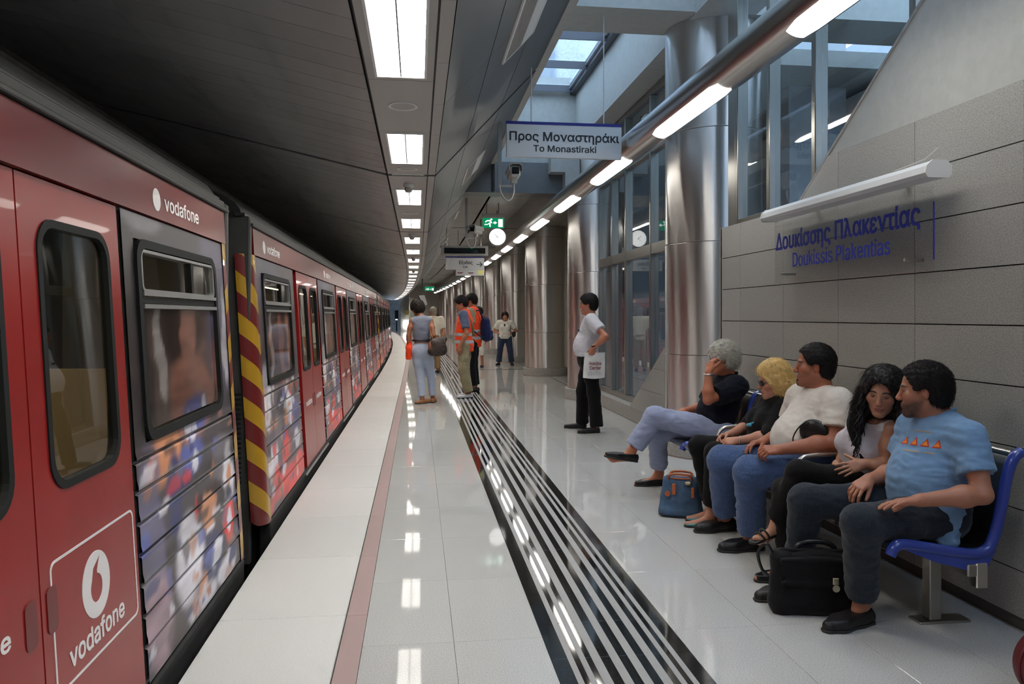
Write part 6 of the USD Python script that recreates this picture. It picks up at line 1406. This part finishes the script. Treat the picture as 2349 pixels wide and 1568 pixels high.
# clock
mat('clock_face', (.85, .85, .82), rough=.4); emit('clock_lit', (1, .99, .94), 1.6)
ck = thing('station_clock', 'round white illuminated station clock under the green exit sign', 'clock', (1.617, 15.5, 3.062))
def disc(r, y0, y1, n=48):
    m = lathe([(0, 0), (r, 0), (r, y1 - y0), (0, y1 - y0)], n); m.apply_transform(trimesh.transformations.rotation_matrix(PI / 2, (1, 0, 0))); m.apply_translation((0, y1, 0)); return m
part(ck, 'case', lathe([(.17, 0), (.185, .0), (.187, .10), (.17, .12), (0, .12), (0, .015), (.17, .015)], 48).apply_transform(trimesh.transformations.rotation_matrix(-PI / 2, (1, 0, 0))), 'grey_paint', smooth=35)
part(ck, 'dial', disc(.172, .002, .012), 'clock_lit')
for k in range(12):
    a = k * PI / 6; part(ck, 'hour_mark', cyl((.135 * math.sin(a), -.001, .135 * math.cos(a)), (.157 * math.sin(a), -.001, .157 * math.cos(a)), .0028, 6), 'ink_dark')
part(ck, 'hour_hand', cyl((.015, -.004, -.015), (-.055, -.004, .052), .005, 6, .003), 'ink_dark'); part(ck, 'minute_hand', cyl((.012, -.006, .012), (-.085, -.006, -.088), .003, 6, .0018), 'ink_grey')
part(ck, 'rod', cyl((0, .06, .18), (0, .06, .54), .012, 10), 'steel_frame')
# surveillance cameras on curved arms
mat('camera_grey', lin(176, 176, 172), rough=.4)
def cctv(label, x, y, post_top, z_bar, s=1.0, yaw=0.0):
    t = thing('surveillance_camera', label, 'camera', (x, y, 0))
    part(t, 'post', bx(-.022, .022, -.022, .022, z_bar - .03, post_top), 'steel_frame')
    part(t, 'crossbar', bx(-.02, .17 * s, -.02, .02, z_bar - .04, z_bar - .02), 'ceiling_strip')
    part(t, 'conduit', tube(smoothpath([(-.005, -.02, z_bar - .02), (.015, -.03, z_bar - .12), (.07, -.04, z_bar - .20), (.13, -.04, z_bar - .19), (.165, -.03, z_bar - .10), (.165, -.02, z_bar)], 7), .011, 10), 'camera_grey', smooth=60)
    c = V_(.168 * s, -.02, z_bar + .14)
    R = trimesh.transformations.rotation_matrix(yaw, (0, 0, 1), c)
    A = lambda m: m.apply_transform(R)
    part(t, 'tilt_bracket', A(cat([bx(c[0] - .035, c[0] + .035, -.05, .02, z_bar, z_bar + .055, .004)])), 'camera_grey')
    part(t, 'housing', A(bx(c[0] - .062, c[0] + .062, -.17, .17, z_bar + .055, z_bar + .185, .02)), 'camera_grey')
    part(t, 'sunshield', A(extr(Polygon([(-.08, .02), (-.075, .085), (-.05, .105), (.05, .105), (.075, .085), (.08, .02), (.074, .02), (.068, .08), (.045, .098), (-.045, .098), (-.068, .08), (-.074, .02)]), .40, ((c[0], .19, z_bar + .10), (1, 0, 0), (0, 0, 1)))), 'camera_grey')
    part(t, 'lens_window', A(bx(c[0] - .042, c[0] + .042, -.174, -.168, z_bar + .085, z_bar + .165)), 'lens_dark')
cctv('surveillance camera on a curved conduit under the direction sign', .965, 9.0, 3.74, 3.02)
cctv('smaller surveillance camera turned sideways, left of the green exit sign', .888, 14.0, 3.60, 2.90, yaw=-.5)
mc = thing('wall_camera', 'small grey box camera on the top edge of the lamp tube before the glazing', 'camera', (2.72, 8.9, 3.78))
part(mc, 'camera_body', bx(-.03, .03, -.10, .10, 0, .07, .006), 'camera_grey'); part(mc, 'visor', bx(-.035, .035, .10, .115, -.03, .09), 'dark_paint'); part(mc, 'stem', bx(-.012, .40, -.012, .012, -.045, -.02), 'dark_paint'); part(mc, 'mount', bx(-.012, .012, -.012, .012, -.04, 0), 'dark_paint')

# ------------------------------------------------------------------ station name plate on the granite wall, with its lamp
mat('plate_blue', lin(34, 50, 168), rough=.35)
pane('acrylic', (.985, .99, .985), 1.34)
nm = thing('station_name_sign', 'clear acrylic station name plate with blue lettering on the granite wall', 'sign', (2.64, 4.52, 1.68))
part(nm, 'plate', bx(0, .006, -.88, .88, 0, .46), 'acrylic')
frn = lambda y, z: ((-.001, y - 4.52, z - 1.68), (0, -1, 0), (0, 0, 1))
part(nm, 'lettering', text('Δουκίσσης Πλακεντίας', .118, frn(5.375, 1.935), .0025, True, width=1.635), 'plate_blue')
part(nm, 'lettering', text('Doukissis Plakentias', .098, frn(5.12, 1.797), .0025, False, width=1.12), 'plate_blue')
for y in (.76, -.66):
    part(nm, 'bolt', cyl((-.012, y, .075), (.10, y, .075), .010, 12), 'steel', smooth=40)
part(nm, 'edge_tint', bx(-.0005, .0065, -.882, -.88, .06, .36), 'plate_blue')
hl = thing('sign_lamp', 'long white lamp housing fixed to the wall above the station name plate', 'light fitting', (2.60, 4.475, 2.15))
hp = Polygon([(-.055, .0), (.055, .0), (.07, .02), (.07, .055), (.045, .082), (-.03, .082), (-.06, .055), (-.068, .02)])
part(hl, 'housing', extr(hp, 1.85, ((0, .925, 0), (1, 0, 0), (0, 0, 1))), 'sign_white', smooth=30)
for y in (-.925, .925): part(hl, 'end_cap', extr(hp.buffer(.004), .012, ((0, y + .006, 0), (1, 0, 0), (0, 0, 1))), 'white_paint')
for y in (-.5, .5): part(hl, 'wall_bracket', bx(.04, .14, y - .02, y + .02, .03, .05), 'white_paint')
part(hl, 'film_edge', tube([(-.03, -.62, .085), (-.03, -.75, .09), (-.01, -.84, .105), (.0, -.90, .135), (.01, -.915, .15)], .004, 6), 'bag_plastic', smooth=60)

# ------------------------------------------------------------------ far end: wall box, cabinet, screen, signal, posters
eb = bX(57.9)
single('wall_cabinet', bx(1.10 , 1.50, 57.78, 57.97, 1.10, 1.98, .01), 'cabinet_brown', 'brown cabinet on the far end wall', 'cabinet') if False else None
mat('cabinet_brown', lin(92, 82, 72), rough=.6)
single('wall_cabinet', bx(1.02, 1.52, 57.80, 57.965, 1.05, 1.95, .01), 'cabinet_brown', 'brown cabinet on the granite end wall, beyond the orange vests', 'cabinet')
wb = thing('help_point', 'pale grey help point box on the end wall beside the brown cabinet', 'intercom', (1.88, 57.9, 1.05))
part(wb, 'case', bx(-.16, .16, -.06, .07, 0, .82, .02), 'sign_white'); part(wb, 'speaker_slot', bx(-.06, .06, -.07, -.055, .12, .22), 'dark_paint')
sc = thing('hanging_screen', 'tilted white screen hanging over the far platform end', 'screen', (.22, 36.0, 2.0))
part(sc, 'case', extr(Polygon([(-.16, .40), (.10, .42), (.24, -.02), (.04, -.10)]), .10, ((0, .05, 0), (1, 0, 0), (0, 0, 1))), 'sign_white'); part(sc, 'screen', extr(Polygon([(-.20, .34), (-.16, .38), (.03, -.08), (.0, -.10)]), .08, ((0, .04, 0), (1, 0, 0), (0, 0, 1))), 'lens_dark')
part(sc, 'hanger', cyl((.0, 0, .38), (.0, 0, 1.62), .025, 8), 'dark_paint')
single('warning_notice', bx(-1.16, -.82, 73.9, 73.98, 1.55, 2.0), 'mark_yellow', 'small yellow and red notice on the white wall at the platform end', 'notice')
single('platform_end_lamp', bx(-1.28, -.80, 73.93, 73.99, .28, .95), 'lamp_tube', 'bright white light panel low on the wall at the platform end', 'light')
single('end_guard_rail', cyl((-1.3, 73.8, 1.12), (-.6, 73.8, 1.12), .04, 10), 'white_paint', 'white guard rail at the platform end', 'railing')
sg = thing('track_signal', 'dark signal post with a white lamp in the tunnel mouth', 'signal', (-2.05, 76.0, 0))
part(sg, 'post', cyl((0, 0, -1.2), (0, 0, 1.9), .06, 10), 'dark_paint'); part(sg, 'signal_head', bx(-.18, .18, -.1, .1, 1.1, 2.0, .02), 'dark_paint'); part(sg, 'lamp', bx(-.09, .09, -.115, -.10, 1.05, 1.13), 'lamp_tube')
